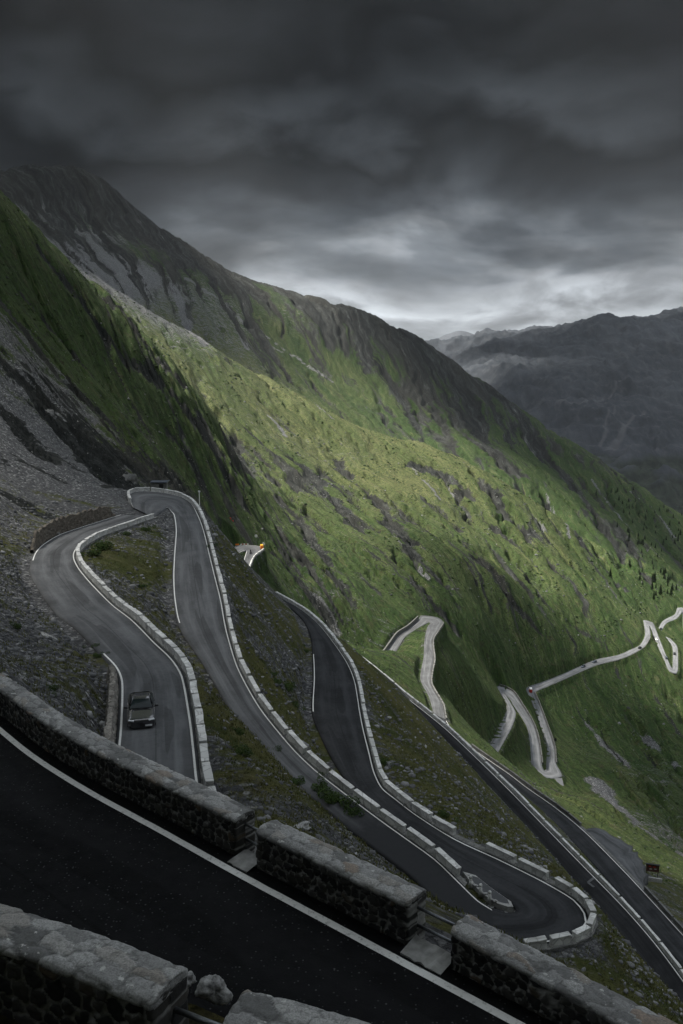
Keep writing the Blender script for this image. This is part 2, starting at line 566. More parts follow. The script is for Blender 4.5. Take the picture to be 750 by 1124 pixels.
def_road('road2', [
    (262, 985, -23.8, 5.0), (240, 925, -24.0, 5.0), (223, 870, -24.3, 5.0), (217, 825, -24.6, 5.0), (213, 793, -24.9, 5.0), (203, 742, -25.4, 5.0), (191, 723, -25.7, 5.0), (172, 705, -26.0, 5.2),
    (148, 681, -26.4, 5.6), (126, 664, -26.8, 6.0), (102, 640, -27.2, 6.0), (88, 623, -27.6, 6.0), (83, 612, -27.8, 5.6), (84.5, 604, -28.0, 5.6), (93, 597, -28.1, 6.0),
    (109, 588, -28.3, 6.4), (145, 575.5, -28.6, 6.6), (170, 567, -28.8, 6.6)], 1.2)
def_road('road3', [
    (146, 557, -28.8, (168, 568)), (142, 547, -28.9, (174, 564)), (143, 541.5, -29, (179, 560)), (152, 539.3, -29, (181.5, 558)), (166, 539.3, -29, (183, 557.2)), (181, 541, -29, (184.3, 557.5)),
    (198, 545, -29, (186, 559)), (210, 552, -29.1, (187.5, 561.5)), (218, 564, -29.3, (190, 566)), (225, 582, -29.9, (192, 582)), (232, 610, -31, (190, 610)),
    (238, 634, -32, (189, 634)), (244.5, 660, -33.1, (190.5, 660)), (250, 690, -34.4, (197, 688)), (261.6, 729.6, -36, (222, 727)), (273.6, 753.6, -37, (238, 754)), (288, 777.6, -38, (253, 780)),
    (304.8, 799.2, -38.9, (272, 803)), (326.4, 824.4, -39.9, (294, 828)), (348, 844.8, -40.8, (318, 853)), (381.6, 871.2, -41.8, (352, 884)), (420, 900, -42.6, (392, 917)), (453.6, 924, -43.1, (428, 944)),
    (479, 942.5, -43.5, (455, 965)), (503, 965.6, -43.8, (483, 993)), (524.8, 987, -44.0, (512, 1022)), (540, 997, -44, (545, 1046))], 1.2)
def_road('road4', [
    (545, 1046, -44, (540, 997)), (571.7, 1040, -44, (550, 1000.5)), (600, 1036, -44, (556, 1001.8)), (623, 1031.7, -44, (561, 1002)), (640, 1025, -44.1, (565, 1001)), (647, 1013, -44.2, (567, 999)), (645, 1003, -44.3, (566, 996)),
    (633, 988, -44.4, (560, 991)), (600, 968, -44.6, (546, 983)), (550, 943, -44.9, (515, 968)), (500, 920, -45.2, (480, 946)), (457.6, 893.6, -45.6, (440, 919)), (436, 876.8, -46, (410, 893)), (421.6, 864.8, -46.4, (390, 869)),
    (413, 848, -46.9, (374, 848)), (407, 825, -47.5, (361, 826)), (401, 801.6, -48.3, (350, 803)), (397, 782, -49, (342, 781)), (391, 748, -50, (343.5, 744)), (382.4, 727.6, -51, (343, 722)), (366.8, 704.8, -52, (341, 700)),
    (350, 684.4, -53, (333, 681)), (330.8, 668.8, -54, (316, 665)), (311.6, 658, -55, (302, 655)), (298, 650, -56, (288, 648))], 1.2)
def_road('road5', [
    (335, 676, -86.5, -5.2), (366, 700, -88, -5.2), (413, 737, -90, -5.2), (448, 766, -92, -5.2), (488, 798, -94, -5.2), (520, 828, -95.5, -5.2), (558, 865, -97, -5.2), (600, 908, -98.7, -5.2), (643, 952, -100.4, -5.2),
    (687, 997, -102, -5.2), (720, 1035, -103, -5.2), (748, 1072, -104, -5.2), (785, 1125, -105, -5.2)], 2.0)
def_road('road6', [
    (800, 1082, -106, 5.2), (775, 1052, -106.6, 5.2), (748, 1023, -107.3, 5.2), (727, 1000, -108, 5.2), (687, 957, -109.5, 5.2), (643, 913, -111.2, 5.2), (610, 886, -112.7, 5.0), (580, 865, -114, 5.0), (559, 849, -115, 5.0),
    (520, 822, -117.5, (508, 824)), (499, 803, -119.5, (484, 800)), (489.6, 789.6, -121, (476.8, 784.8)), (486.4, 773.6, -123, (471.5, 766)), (473.6, 751, -125.5, (461.8, 746)), (474.4, 736.8, -127, (462.6, 734)),
    (476.8, 724, -128.5, (465, 722)), (475, 703, -131, (466, 702.4)), (481.6, 692, -132.5, (469, 689)), (486.4, 682.4, -133.5, (472, 684.8)), (480, 677.6, -134, (472, 684)), (462.5, 675.5, -134.5, (471, 683)), (459.5, 680, -135, (469, 684)),
    (448, 690.4, -136, (456, 691.5)), (436.8, 697.6, -137, (445, 699)), (428.8, 708, -138.5, (438.4, 709.6)), (420.8, 719, -140, (430.4, 720.8)), (411, 727, -141.5, (416, 730)), (392, 741, -143, (398, 745))], 2.0)
def_road('road_upper_bend', [
    (243, 613, -82, (248, 616)), (250.7, 607, -83, (254, 610.8)), (255.9, 601.5, -84, (262, 607)), (261.5, 598.7, -84.5, (267, 605)), (274.5, 598.4, -85, (269.5, 604.3)), (286, 600, -85.3, (270.5, 604.6)), (289, 603.5, -85.6, (270.2, 606)),
    (279.2, 610.8, -86.3, (268.5, 611.5)), (274.5, 620, -87, (266, 620)), (272.2, 627.6, -87.6, (263.5, 627)), (270, 640, -88.5, (260, 640))], 2.0)
def_road('road7', [
    (520, 840, -176, (533, 850)), (537.7, 818.7, -180, (550, 820)), (549.9, 795.3, -184, (563, 796)), (557.3, 780.4, -186.5, (566.3, 782)), (556.4, 773, -188, (561, 772)), (549.9, 761.7, -189.5, (556, 764)), (545.2, 756, -190.5, (555, 763)),
    (548, 752.4, -191, (554.5, 762.7)), (563, 759, -192, (558, 767)), (574, 774.8, -194, (566.7, 778.5)), (585.3, 793.5, -196.5, (578, 797)), (591, 810, -198.5, (581.6, 814)), (594.7, 834.5, -201.5, (583.5, 838)), (595.6, 842, -203, (586, 846)),
    (597.5, 845.5, -204, (600, 854)), (599.5, 844, -205, (617, 852.5)), (599.8, 836, -206, (610.5, 838)), (600.3, 817.7, -208.5, (608.7, 819.6)), (590.9, 789.7, -212.5, (598.5, 790)), (583.5, 769.2, -215.5, (590.5, 769)), (578.8, 760, -217, (588, 763)),
    (578.5, 754.5, -218, (587.5, 760)), (594, 749, -219.5, (597, 755)), (618, 739.6, -221.5, (620, 745)), (654, 724, -225, (655, 730)), (678, 719, -227, (680, 723.5)), (692.4, 713, -228.5, (695, 717.5)), (702, 708.4, -230, (707, 709.6)),
    (708, 697.6, -231.5, (714, 697.6)), (706.8, 684, -233, (713, 688)), (707, 680.5, -234, (713, 687)), (716.4, 683, -235, (713.5, 689)), (723.6, 700, -237, (718, 700)), (733.2, 724, -240, (728.5, 723)), (737, 732, -241.5, (735, 737)),
    (738.3, 733, -242.5, (742, 739.5)), (738.5, 730, -243, (744.5, 735)), (738, 709.6, -246, (743.5, 709.6)), (730.8, 698.8, -248, (736, 701))], 3.0)
def_road('road8', [
    (722, 691, -256, (726, 693)), (728.4, 681, -258, (732, 684)), (740.4, 674.5, -261, (743, 679)), (744, 667, -263, (749, 672)), (750, 667, -264, (749.5, 673)), (756, 690, -267, (750, 690))], 3.0)

# the nearest road: its edge line, wall foot and terrace come from one curve on the level z = -10.9
Z1 = -10.9
line_px = [(0, 801), (26.7, 824), (66.7, 850.7), (106.7, 874.7), (146.7, 896), (186.7, 917), (220, 937), (252, 954), (293.6, 977), (360, 1012), (430, 1050), (495, 1084.5), (560.7, 1120)]
lp = np.array([at_z(x, y, Z1) for x, y in line_px])
d0 = lp[0] - lp[2]; d0 /= np.linalg.norm(d0)
d1 = lp[-1] - lp[-4]; d1 /= np.linalg.norm(d1)
back = np.array((-0.25, 0.97, 0)); back /= np.linalg.norm(back)
bk_ = d0 + np.array((-0.25, -0.12, 0)); bk_ /= np.linalg.norm(bk_)
lp = np.concatenate([[lp[0] + d0 * 3 + bk_ * 10, lp[0] + d0 * 3 + bk_ * 4, lp[0] + d0 * 2.2], lp, [lp[-1] + d1 * 6, lp[-1] + d1 * 14]])
cuts = [max(1, int(np.linalg.norm(lp[i + 1] - lp[i]) / 0.3)) for i in range(len(lp) - 1)]
LINE1 = catmull(lp, cuts=cuts)
for _ in range(12):
    LINE1[1:-1] = LINE1[1:-1] * 0.5 + 0.25 * (LINE1[:-2] + LINE1[2:])


def offset(C, d):
    T = np.gradient(C, axis=0); T[:, 2] = 0
    T /= np.linalg.norm(T, axis=1)[:, None]
    Nn = np.stack([-T[:, 1], T[:, 0], np.zeros(len(C))], axis=1)   # left of travel
    return C + Nn * (d if np.isscalar(d) else d[:, None])


# travel along LINE1 is left -> right in the picture, so left of travel points away from the camera
ROADS['road1'] = dict(E=offset(LINE1, 0.42), I=offset(LINE1, -6.4), rows=None)

# ------------------------------------------------------------------ terrain: control points
CTRL = []      # (theta, lnr, t)
MASK = []      # (theta, lnr, rock, scree, dry)


def cadd(p, dt=0.0):
    r = math.hypot(p[0], p[1])
    CTRL.append((math.atan2(p[0], p[1]), math.log(r), p[2] / r + dt))


def cpx(px, py, D, rock=None, scree=0, dry=0, ridge=False, drop=0.05, far=1.3):
    p = at_d(px, py, D)
    cadd(p)
    r = math.hypot(p[0], p[1])
    if ridge:
        th = math.atan2(p[0], p[1])
        CTRL.append((th, math.log(r * far), p[2] / r - drop))
    if rock is not None:
        MASK.append((math.atan2(p[0], p[1]), math.log(r), rock, scree, dry))


def cpol(deg, r, z):
    CTRL.append((math.radians(deg), math.log(r), z / r))


# rock rib on the left, above the upper hairpin
for a in [(-30, 205, 320, .3, 0, .2), (0, 225, 330, .28, 0, .25), (60, 270, 370, .28, 0, .25), (100, 310, 400, .28, 0, .25), (150, 350, 440, .28, 0, .25), (200, 400, 500, .28, 0, .3), (235, 445, 540, .45, .1, .4)]:
    cpx(*a, ridge=True)
for a in [(275, 500, 760, .4, .1, .5), (290, 545, 600, .4, 0, .4), (262, 540, 520, .55, 0, .3)]:
    cpx(*a)
for a in [(0, 300, 290, .3, .1, .15), (60, 360, 320, .3, .1, .15), (120, 430, 345, .32, .15, .1), (180, 480, 370, .4, .1, .1), (225, 530, 390, .5, .1, .1), (210, 450, 430, .25, 0, .3), (150, 400, 390, .25, 0, .2),
          (0, 380, 240, .38, .6, .0), (0, 470, 185, .3, .95, 0), (60, 440, 245, .38, .75, 0), (60, 500, 205, .25, .95, 0), (100, 480, 235, .38, .7, 0), (110, 530, 195, .2, 1, 0), (0, 540, 145, .2, .9, 0),
          (0, 600, 108, .1, .75, .3), (40, 575, 148, .1, .65, .2), (125, 520, 212, .75, .5, 0), (145, 515, 250, .75, .2, 0), (200, 520, 330, .42, 0, .1), (240, 570, 355, .7, .2, 0), (262, 584, 400, .7, .2, 0),
          (230, 560, 335, .8, .2, .0), (285, 585, 425, .5, .1, .3)]:
    cpx(*a)
# scree bank between the nearest wall and the road with the car
for a in [(0, 650, 88, .0, .95, 0), (45, 625, 104, .0, .9, .1), (66, 634, 101, 0, .8, .3), (95, 660, 90, 0, .75, .35), (114, 678, 83, 0, .7, .4), (60, 690, 78, 0, 1, 0), (0, 715, 66, 0, 1, 0), (121, 705, 76, 0, .6, .5), (90, 735, 66, 0, .85, .2),
          (118, 750, 65, .0, .6, .5), (60, 755, 58, 0, 1, 0), (112, 790, 57, 0, .7, .4), (100, 810, 53, 0, .9, .2), (0, 740, 55, 0, 1, 0)]:
    cpx(*a)
# grass triangle between the two upper roads, and slopes between the next ones
for a in [(125, 600, 125, 0, .15, .2), (150, 600, 134, 0, .5, .5), (160, 640, 108, .0, .6, .4), (180, 690, 95, 0, .45, .5), (210, 740, 80, .0, .5, .6), (235, 790, 66, 0, .3, .7), (262, 830, 58, 0, .4, .7), (290, 850, 53, 0, .55, .6),
          (262, 631, 146, .1, .5, .5), (245, 611, 146, .1, .5, .4), (285, 649, 164, .2, .7, .3), (280, 680, 128, .0, .8, .2), (290, 720, 117, 0, .8, .3), (310, 760, 112, 0, .35, .6), (330, 720, 132, 0, .9, .1), (330, 790, 112, 0, .3, .7), (350, 830, 98, 0, .5, .6),
          (300, 900, 47, 0, .7, .4), (340, 900, 50, .0, .85, .2), (380, 930, 50, 0, .9, .2), (330, 870, 56, 0, .5, .5), (420, 960, 48, 0, .9, .2), (470, 985, 50, .1, .7, .4), (500, 1010, 46, .2, .7, .4), (300, 940, 40, 0, .8, .3), (550, 1040, 48, .2, .6, .5),
          (420, 780, 135, .1, .45, .6), (450, 820, 142, .1, .6, .5), (480, 850, 138, .1, .5, .6), (540, 900, 118, .0, .35, .7), (600, 945, 110, .0, .4, .6), (400, 740, 160, 0, .2, .8), (640, 970, 120, .2, .4, .5), (520, 870, 142, 0, .5, .6),
          (640, 1050, 76, .3, .5, .3), (700, 1060, 105, .3, .5, .3), (740, 1110, 110, .3, .5, .3), (600, 1080, 55, .3, .5, .3), (660, 1110, 60, .3, .5, .3)]:
    cpx(*a)
# green slopes above the middle hairpins
for a in [(300, 600, 440, .6, .2, .3), (320, 640, 410, .55, .35, .2), (370, 650, 430, .2, .35, .3), (400, 690, 425, .15, .3, .2), (350, 580, 580, .5, .1, .4), (400, 600, 560, .25, .05, .4), (430, 640, 500, .3, .1, .3), (450, 600, 600, .2, .05, .5), (500, 620, 610, .25, .1, .5),
          (550, 640, 640, .3, .05, .4), (520, 680, 520, .05, .1, .2), (560, 700, 560, .15, .15, .2), (520, 740, 470, 0, .05, .15), (440, 740, 400, 0, .1, .3), (600, 700, 630, .3, .1, .3), (650, 690, 700, .3, .05, .25), (640, 640, 770, .2, .05, .3), (700, 650, 900, .2, .05, .1),
          (570, 800, 480, .0, .15, .5), (640, 780, 580, .1, .1, .15), (700, 780, 600, .15, .15, .2), (640, 830, 470, .0, .15, .3), (700, 850, 470, .1, .3, .4), (740, 930, 400, .1, .5, .3), (700, 910, 380, .0, .25, .5), (660, 870, 390, 0, .1, .5), (740, 860, 500, .1, .4, .3),
          (740, 780, 640, .15, .1, .2), (735, 640, 1050, .2, 0, .05)]:
    cpx(*a)
# bright meadow spur
for a in [(200, 372, 1700, .15, .35, .85), (250, 400, 1500, .05, .2, 1), (300, 420, 1300, .0, .1, 1), (350, 445, 1220, .1, .25, .9), (400, 470, 1150, .05, .1, .9), (300, 480, 900, .2, .3, .8), (330, 510, 820, .4, .1, .6), (350, 530, 760, .5, .1, .5), (400, 530, 850, .15, .1, .8), (450, 530, 900, .15, .05, .95),
          (500, 560, 840, .45, .2, .6), (540, 570, 850, .4, .2, .5), (590, 620, 780, .3, .15, .4), (310, 560, 600, .3, 0, .5), (370, 500, 960, .3, .3, .8)]:
    cpx(*a)
for a in [(450, 487, 1100, .05, 0, .9), (490, 497, 1080, .1, 0, .8), (540, 520, 1020, .2, .1, .7), (570, 545, 960, .3, .1, .6), (600, 582, 890, .3, .1, .5)]:
    cpx(*a, ridge=True, drop=0.03)
# the big mountain behind
for a in [(480, 470, 1720, .45, .05, .2), (540, 492, 1600, .45, 0, .15), (600, 540, 1450, .35, .05, .1), (640, 580, 1350, .3, .05, .1), (700, 620, 1280, .2, .05, .1), (745, 640, 1220, .2, 0, .1), (420, 440, 1850, .35, .1, .35), (360, 400, 1980, .25, .1, .45), (300, 370, 2000, .35, .25, .45), (450, 420, 2050, .5, .05, .2),
          (520, 460, 1950, .5, .05, .15), (580, 500, 1850, .4, .1, .15), (640, 530, 1780, .35, .2, .2), (700, 575, 1650, .3, .2, .2), (100, 260, 1950, .6, .7, .05), (150, 300, 1850, .35, .85, .15), (60, 235, 2050, .8, .4, 0), (200, 340, 1800, .25, .5, .5), (120, 300, 1750, .3, .75, .2), (250, 340, 1950, .45, .5, .4),
          (170, 280, 1980, .5, .3, .3), (30, 238, 2000, .5, .7, 0), (80, 285, 1800, .4, .8, 0), (120, 335, 1550, .3, .8, .1), (160, 358, 1500, .2, .6, .4), (330, 350, 2080, .55, .4, .3), (380, 370, 2100, .6, .3, .15)]:
    cpx(*a)
for a in [(-40, 195, 2250, 1, .3, 0), (0, 188, 2250, 1, .3, 0), (40, 182, 2280, 1, .3, 0), (88, 181, 2300, 1, .3, 0), (112, 197, 2300, 1, .3, 0), (150, 240, 2280, .95, .3, 0), (185, 265, 2260, .95, .3, 0), (230, 293, 2260, .9, .2, 0), (280, 320, 2260, .8, .3, .1), (300, 325, 2260, .7, .3, .2), (340, 330, 2260, .8, .4, .1),
          (375, 338, 2260, .9, .4, 0), (405, 346, 2240, .9, .4, 0), (430, 368, 2220, .8, .2, .1), (480, 389, 2200, .6, .1, .1), (505, 405, 2150, .6, .1, .1), (550, 439, 2100, .5, .1, .1), (600, 468, 2030, .5, .2, .1), (650, 502, 1950, .5, .3, .2), (700, 532, 1880, .4, .3, .2), (750, 570, 1800, .3, .2, .2), (820, 615, 1720, .3, .2, .2)]:
    cpx(*a, ridge=True, drop=0.08)
# all round the camera, outside the picture
for a in [(-32, 60, -8), (-32, 100, -2), (-32, 300, 80), (-32, 900, 260), (-32, 2200, 560), (-60, 25, -6), (-60, 60, 8), (-60, 300, 130), (-60, 1000, 330), (-60, 2200, 500), (-90, 14, -7), (-90, 40, 8), (-90, 150, 90), (-90, 600, 260), (-90, 2200, 500), (-130, 10, -6), (-130, 40, 26), (-130, 200, 150), (-130, 1000, 420),
          (180, 6, -5.5), (180, 30, 18), (180, 100, 85), (180, 600, 380), (-180, 6, -5.5), (-180, 30, 18), (-180, 100, 85), (-180, 600, 380), (130, 10, -7), (130, 40, 14), (130, 200, 90), (130, 1000, 300), (90, 14, -9), (90, 40, -18), (90, 150, -70), (90, 600, -260), (90, 2200, -600), (60, 25, -24), (60, 60, -46), (60, 200, -140), (60, 700, -350), (60, 2200, -760),
          (34, 30, -27), (34, 60, -50), (32, 300, -190), (32, 700, -340), (32, 1600, -560), (14, 3000, -800), (24, 3000, -950), (40, 3000, -950), (5, 3000, -480)]:
    cpol(*a)
# road levels
for nm, R in ROADS.items():
    stp = {'road1': 5, 'road2': 3, 'road3': 3, 'road4': 3}.get(nm, 3)
    for i in range(0, len(R['E']), stp):
        if nm == 'road1':
            c = 0.5 * (R['E'][i] + R['I'][i])
            cadd(c + np.array((0, 0, -0.6)))
            cadd(R['E'][i] + np.array((0, 0, -0.9)))
        elif nm in ('road2', 'road3', 'road4'):
            cadd(R['E'][i]); cadd(R['I'][i])
        else:
            cadd(0.5 * (R['E'][i] + R['I'][i]))
CT = np.array(CTRL)
# drop near-coincident controls
keep = []
for i in range(len(CT)):
    ok = True
    for j in keep:
        if abs(CT[i, 0] - CT[j, 0]) < 0.004 and abs(CT[i, 1] - CT[j, 1]) < 0.012:
            ok = False; break
    if ok: keep.append(i)
CT = CT[keep]


def tps_fit(X, y, lam):
    n = len(X)
    d = np.linalg.norm(X[:, None] - X[None], axis=2)
    K = np.where(d > 0, d * d * np.log(d + 1e-12), 0) + lam * np.eye(n)
    Pm = np.concatenate([np.ones((n, 1)), X], axis=1)
    A = np.zeros((n + 3, n + 3))
    A[:n, :n] = K; A[:n, n:] = Pm; A[n:, :n] = Pm.T
    return np.linalg.solve(A, np.concatenate([y, np.zeros(3)]))


SOL = tps_fit(CT[:, :2], CT[:, 2], 0.002)


def tps_eval(th, lr):
    out = np.empty(th.shape)
    n = len(CT)
    cx = CT[:, 0].astype(np.float32); cy = CT[:, 1].astype(np.float32)
    w = SOL[:n].astype(np.float32)
    f = th.ravel().astype(np.float32); g = lr.ravel().astype(np.float32)
    res = np.empty(f.shape, np.float64)
    for s in range(0, len(f), 16384):
        a = f[s:s + 16384, None] - cx[None]; b = g[s:s + 16384, None] - cy[None]
        d2 = a * a + b * b + 1e-12
        res[s:s + 16384] = (0.5 * d2 * np.log(d2)) @ w
    res += SOL[n] + SOL[n + 1] * f + SOL[n + 2] * g
    return res.reshape(th.shape)


# polar sheet: dense inside the picture
TH = np.radians(np.concatenate([np.linspace(-180, -60, 40)[:-1], np.linspace(-60, -26, 60)[:-1], np.linspace(-26, 26, 660), np.linspace(26, 60, 60)[1:], np.linspace(60, 180, 40)[1:]]))
LR = np.concatenate([np.linspace(math.log(5), math.log(26), 60)[:-1], np.linspace(math.log(26), math.log(260), 420)[:-1], np.linspace(math.log(260), math.log(1200), 330)[:-1], np.linspace(math.log(1200), math.log(3400), 220)])
# evaluate the smooth base on a coarser grid, then interpolate (it is smooth)
cth = TH[np.unique(np.concatenate([np.arange(0, len(TH), 2), [len(TH) - 1]]))]
clr = LR[np.unique(np.concatenate([np.arange(0, len(LR), 2), [len(LR) - 1]]))]
ca, cb = np.meshgrid(cth, clr, indexing='ij')
coarse = tps_eval(ca, cb)
tmp = np.empty((len(TH), len(clr)))
for j in range(len(clr)):
    tmp[:, j] = np.interp(TH, cth, coarse[:, j])
base = np.empty((len(TH), len(LR)))
for i in range(len(TH)):
    base[i] = np.interp(LR, clr, tmp[i])
A, B = np.meshgrid(TH, LR, indexing='ij')
Rr = np.exp(B)
X = np.sin(A) * Rr; Y = np.cos(A) * Rr
Z = base * Rr

# masks: inverse-distance weighting of the anchors
for (px_, py_, D_) in ((0, 225, 1200), (40, 255, 1150), (80, 290, 1150), (115, 322, 1150), (40, 255, 1400), (80, 290, 1400)):
    p_ = at_d(px_, py_, D_)
    MASK.append((math.atan2(p_[0], p_[1]), math.log(math.hypot(p_[0], p_[1])), .35, .75, .0))
MK = np.array(MASK)
mi = np.meshgrid(np.arange(0, len(TH), 4), np.arange(0, len(LR), 4), indexing='ij')
ta, tb = A[::4, ::4], B[::4, ::4]
d2 = (ta[..., None] - MK[:, 0]) ** 2 + (tb[..., None] - MK[:, 1]) ** 2 + 2e-4
wgt = d2 ** -1.7
wgt /= wgt.sum(axis=-1, keepdims=True)


def upsample(m):
    t1 = np.empty((len(TH), m.shape[1]))
    for j in range(m.shape[1]): t1[:, j] = np.interp(TH, TH[::4], m[:, j])
    t2 = np.empty((len(TH), len(LR)))
    for i in range(len(TH)): t2[i] = np.interp(LR, LR[::4], t1[i])
    return t2


rock = upsample(wgt @ MK[:, 2]); scree = upsample(wgt @ MK[:, 3]); dry = upsample(wgt @ MK[:, 4])

# distance to roads
pts = []
for nm, R in ROADS.items():
    E, I = R['E'], R['I']
    for i in range(len(E)):
        wdt = np.linalg.norm(E[i] - I[i])
        m = max(3, int(wdt / 0.9) + 1)
        for j in range(m):
            f = j / (m - 1)
            pts.append(tuple(E[i] * (1 - f) + I[i] * f))
PT = np.array(pts)
kd = kdtree.KDTree(len(PT))
for i, p in enumerate(PT): kd.insert((p[0], p[1], 0), i)
kd.balance()
dist = np.full(X.shape, 60.0); zr = np.zeros(X.shape)
sel = (Rr < 1300) & (np.abs(A) < math.radians(62))
fx, fy = X[sel], Y[sel]
dd = np.empty(len(fx)); zz = np.empty(len(fx))
for i in range(len(fx)):
    _, j, d = kd.find((fx[i], fy[i], 0))
    dd[i] = d; zz[i] = PT[j, 2]
dist[sel] = dd; zr[sel] = zz

# relief: gullies and ribs running down the fall line, then crags
cf, sf_ = math.cos(FALL), math.sin(FALL)
U = cf * X + sf_ * Y; V = -sf_ * X + cf * Y
# the slopes' grain (gullies, ribs, stone runs) as a map coordinate: across = PW, along = B
lq = np.linspace(LR[0], LR[-1], 2000)
gq = np.cumsum(1.0 - 0.62 * sstep(math.log(300), math.log(520), lq) - 0.12 * sstep(math.log(900), math.log(1300), lq)) * (lq[1] - lq[0])
PW = A + np.interp(B, lq, gq)
pwarp = 0.026 * fbm(A * 14, B * 6, 3, 5) + 0.010 * fbm(A * 70, B * 34, 3, 6)
midf = sstep(150, 330, Rr)
disp = np.zeros(X.shape)
wx = fbm(X / 160, Y / 160, 3, 5) * 0.9
for kx, lam in enumerate((64, 30, 14, 6.5, 3.0)):
    cell = Rr * 0.0045
    w = sstep(0.9, 2.2, lam / np.maximum(cell, .02)) * (1 - sstep(0.16, 0.34, lam / Rr)) * (1 - midf)
    near = sstep(1.0, 1.0 + min(lam * 0.6, 70), dist)
    nz = ridged(V / lam + wx * 0.8, U / (lam * 3.4) + wx * 0.4, 2, 20 + kx * 7)
    disp += w * near * lam * 0.08 * (0.6 + 0.9 * rock) * (nz - 0.5)
gmod = sstep(-0.45, 0.25, fbm(A * 22, B * 9, 3, 331))
for kx, lp_ in enumerate((0.110, 0.052, 0.026, 0.013, 0.0065)):
    lam = lp_ * Rr
    near = sstep(1.0, 1.0 + np.minimum(lam * 0.8, 60), dist)
    nz = ridged((PW + pwarp) / lp_, B / (lp_ * 9), 4, 520 + kx * 7)
    am = (0.060, 0.055, 0.055, 0.075, 0.11)[kx] * (0.55 + 0.5 * gmod + 0.5 * rock) * (1 - 0.40 * sstep(1400, 1900, Rr))
    disp += midf * near * lam * am * (nz - 0.5)
gn_ = 1 - 2 * np.abs(gnoise((PW + pwarp) / 0.034, B / 0.55, 310)) / 0.75
gul = sstep(0.45, 0.95, gn_) * gmod * midf * sstep(10, 60, dist) * (1 - 0.7 * sstep(0.6, 0.95, dry))
disp -= gul * 0.011 * Rr * (1 - 0.5 * sstep(1400, 1900, Rr))
gl2 = 1 - 2 * np.abs(gnoise((PW + pwarp * 1.5) / 0.013, B / 0.28, 340)) / 0.75
rib = sstep(0.35, 0.9, gl2) * sstep(-0.1, 0.3, fbm(A * 30, B * 16, 3, 351)) * midf * sstep(6, 30, dist)
# rock bands, ravines and stone runs of the slopes, drawn on the ground as lines with a width in metres
def base_hit(px, py, rmin=90):
    x, y, k = ray(px, py)
    i = int(np.argmin(np.abs(TH - math.atan2(x, y)))); t = k / math.hypot(x, y)
    ok = np.where((base[i] >= t) & (Rr[i] > rmin))[0]
    return None if len(ok) == 0 else np.array((X[i, ok[0]], Y[i, ok[0]]))


ROCKB = [([(370, 500), (382, 520), (410, 540), (426, 568), (458, 608), (490, 640), (506, 668)], 15), ([(258, 476), (274, 520), (310, 548), (330, 568), (346, 596), (370, 636), (390, 668)], 11), ([(322, 504), (342, 520), (366, 548), (382, 568), (400, 585)], 13),
         ([(454, 508), (478, 516), (506, 532), (516, 545)], 16), ([(530, 528), (546, 548), (556, 570), (585, 590)], 15), ([(545, 580), (565, 600), (585, 612)], 9), ([(455, 635), (475, 660), (500, 690)], 9), ([(620, 680), (640, 695), (655, 705)], 12), ([(520, 610), (560, 660), (600, 700)], 7),
         ([(420, 405), (440, 430), (465, 475)], 26), ([(455, 415), (475, 450), (500, 490)], 24), ([(520, 455), (545, 500), (570, 520)], 24), ([(585, 480), (620, 520), (650, 560)], 20), ([(500, 440), (510, 470)], 16), ([(380, 340), (395, 370), (405, 405)], 34), ([(640, 560), (680, 600), (715, 640)], 12), ([(600, 545), (640, 600), (690, 650)], 10),
         ([(105, 315), (145, 350), (165, 390), (210, 430), (230, 480), (262, 520)], 9), ([(130, 385), (160, 405), (177, 413), (213, 457), (236, 495), (262, 545)], 10), ([(97, 443), (133, 477), (167, 513), (200, 535)], 8), ([(83, 488), (110, 512), (135, 538)], 5), ([(30, 330), (70, 370), (100, 410)], 7), ([(0, 330), (40, 380), (70, 420), (95, 440)], 6), ([(190, 480), (215, 515), (240, 560), (262, 585)], 9), ([(50, 285), (90, 330), (120, 370)], 7), ([(0, 395), (30, 430), (55, 460), (85, 490)], 6),
         ([(300, 610), (330, 640), (365, 690)], 8), ([(290, 560), (320, 600), (350, 640), (380, 690)], 8), ([(225, 545), (245, 580), (258, 600)], 12), ([(20, 470), (50, 500)], 6), ([(85, 465), (95, 490)], 5), ([(60, 535), (85, 550)], 4), ([(0, 440), (25, 470)], 6), ([(110, 490), (130, 520), (142, 540)], 6), ([(0, 560), (20, 572)], 3), ([(30, 420), (50, 440)], 5), ([(60, 520), (90, 545)], 3)]
SCREEB = [([(190, 315), (205, 345), (222, 378)], 16), ([(205, 305), (245, 335), (280, 370), (310, 388)], 11), ([(250, 335), (262, 360), (272, 385)], 9), ([(285, 365), (330, 395), (365, 420)], 12), ([(650, 526), (674, 558), (696, 582), (724, 612)], 4.5), ([(664, 502), (690, 526), (720, 548)], 8),
          ([(694, 540), (720, 562), (740, 590)], 5), ([(454, 512), (474, 534), (482, 545)], 4), ([(490, 530), (510, 554)], 4), ([(418, 564), (445, 600), (474, 638)], 4), ([(294, 456), (305, 466), (314, 480)], 5), ([(334, 436), (350, 448), (366, 462)], 6), ([(600, 540), (612, 565), (625, 590)], 4), ([(640, 790), (680, 830), (720, 860)], 5), ([(655, 860), (700, 905), (745, 935)], 9), ([(330, 640), (350, 660), (365, 690)], 6), ([(580, 560), (600, 585)], 6), ([(700, 800), (745, 840)], 5)]
wob1 = fbm(X / 38, Y / 38, 4, 401); wob2 = fbm(X / 11, Y / 11, 3, 405); wobc = np.where(Rr > 1100, fbm(X / 120, Y / 120, 4, 409), wob1)


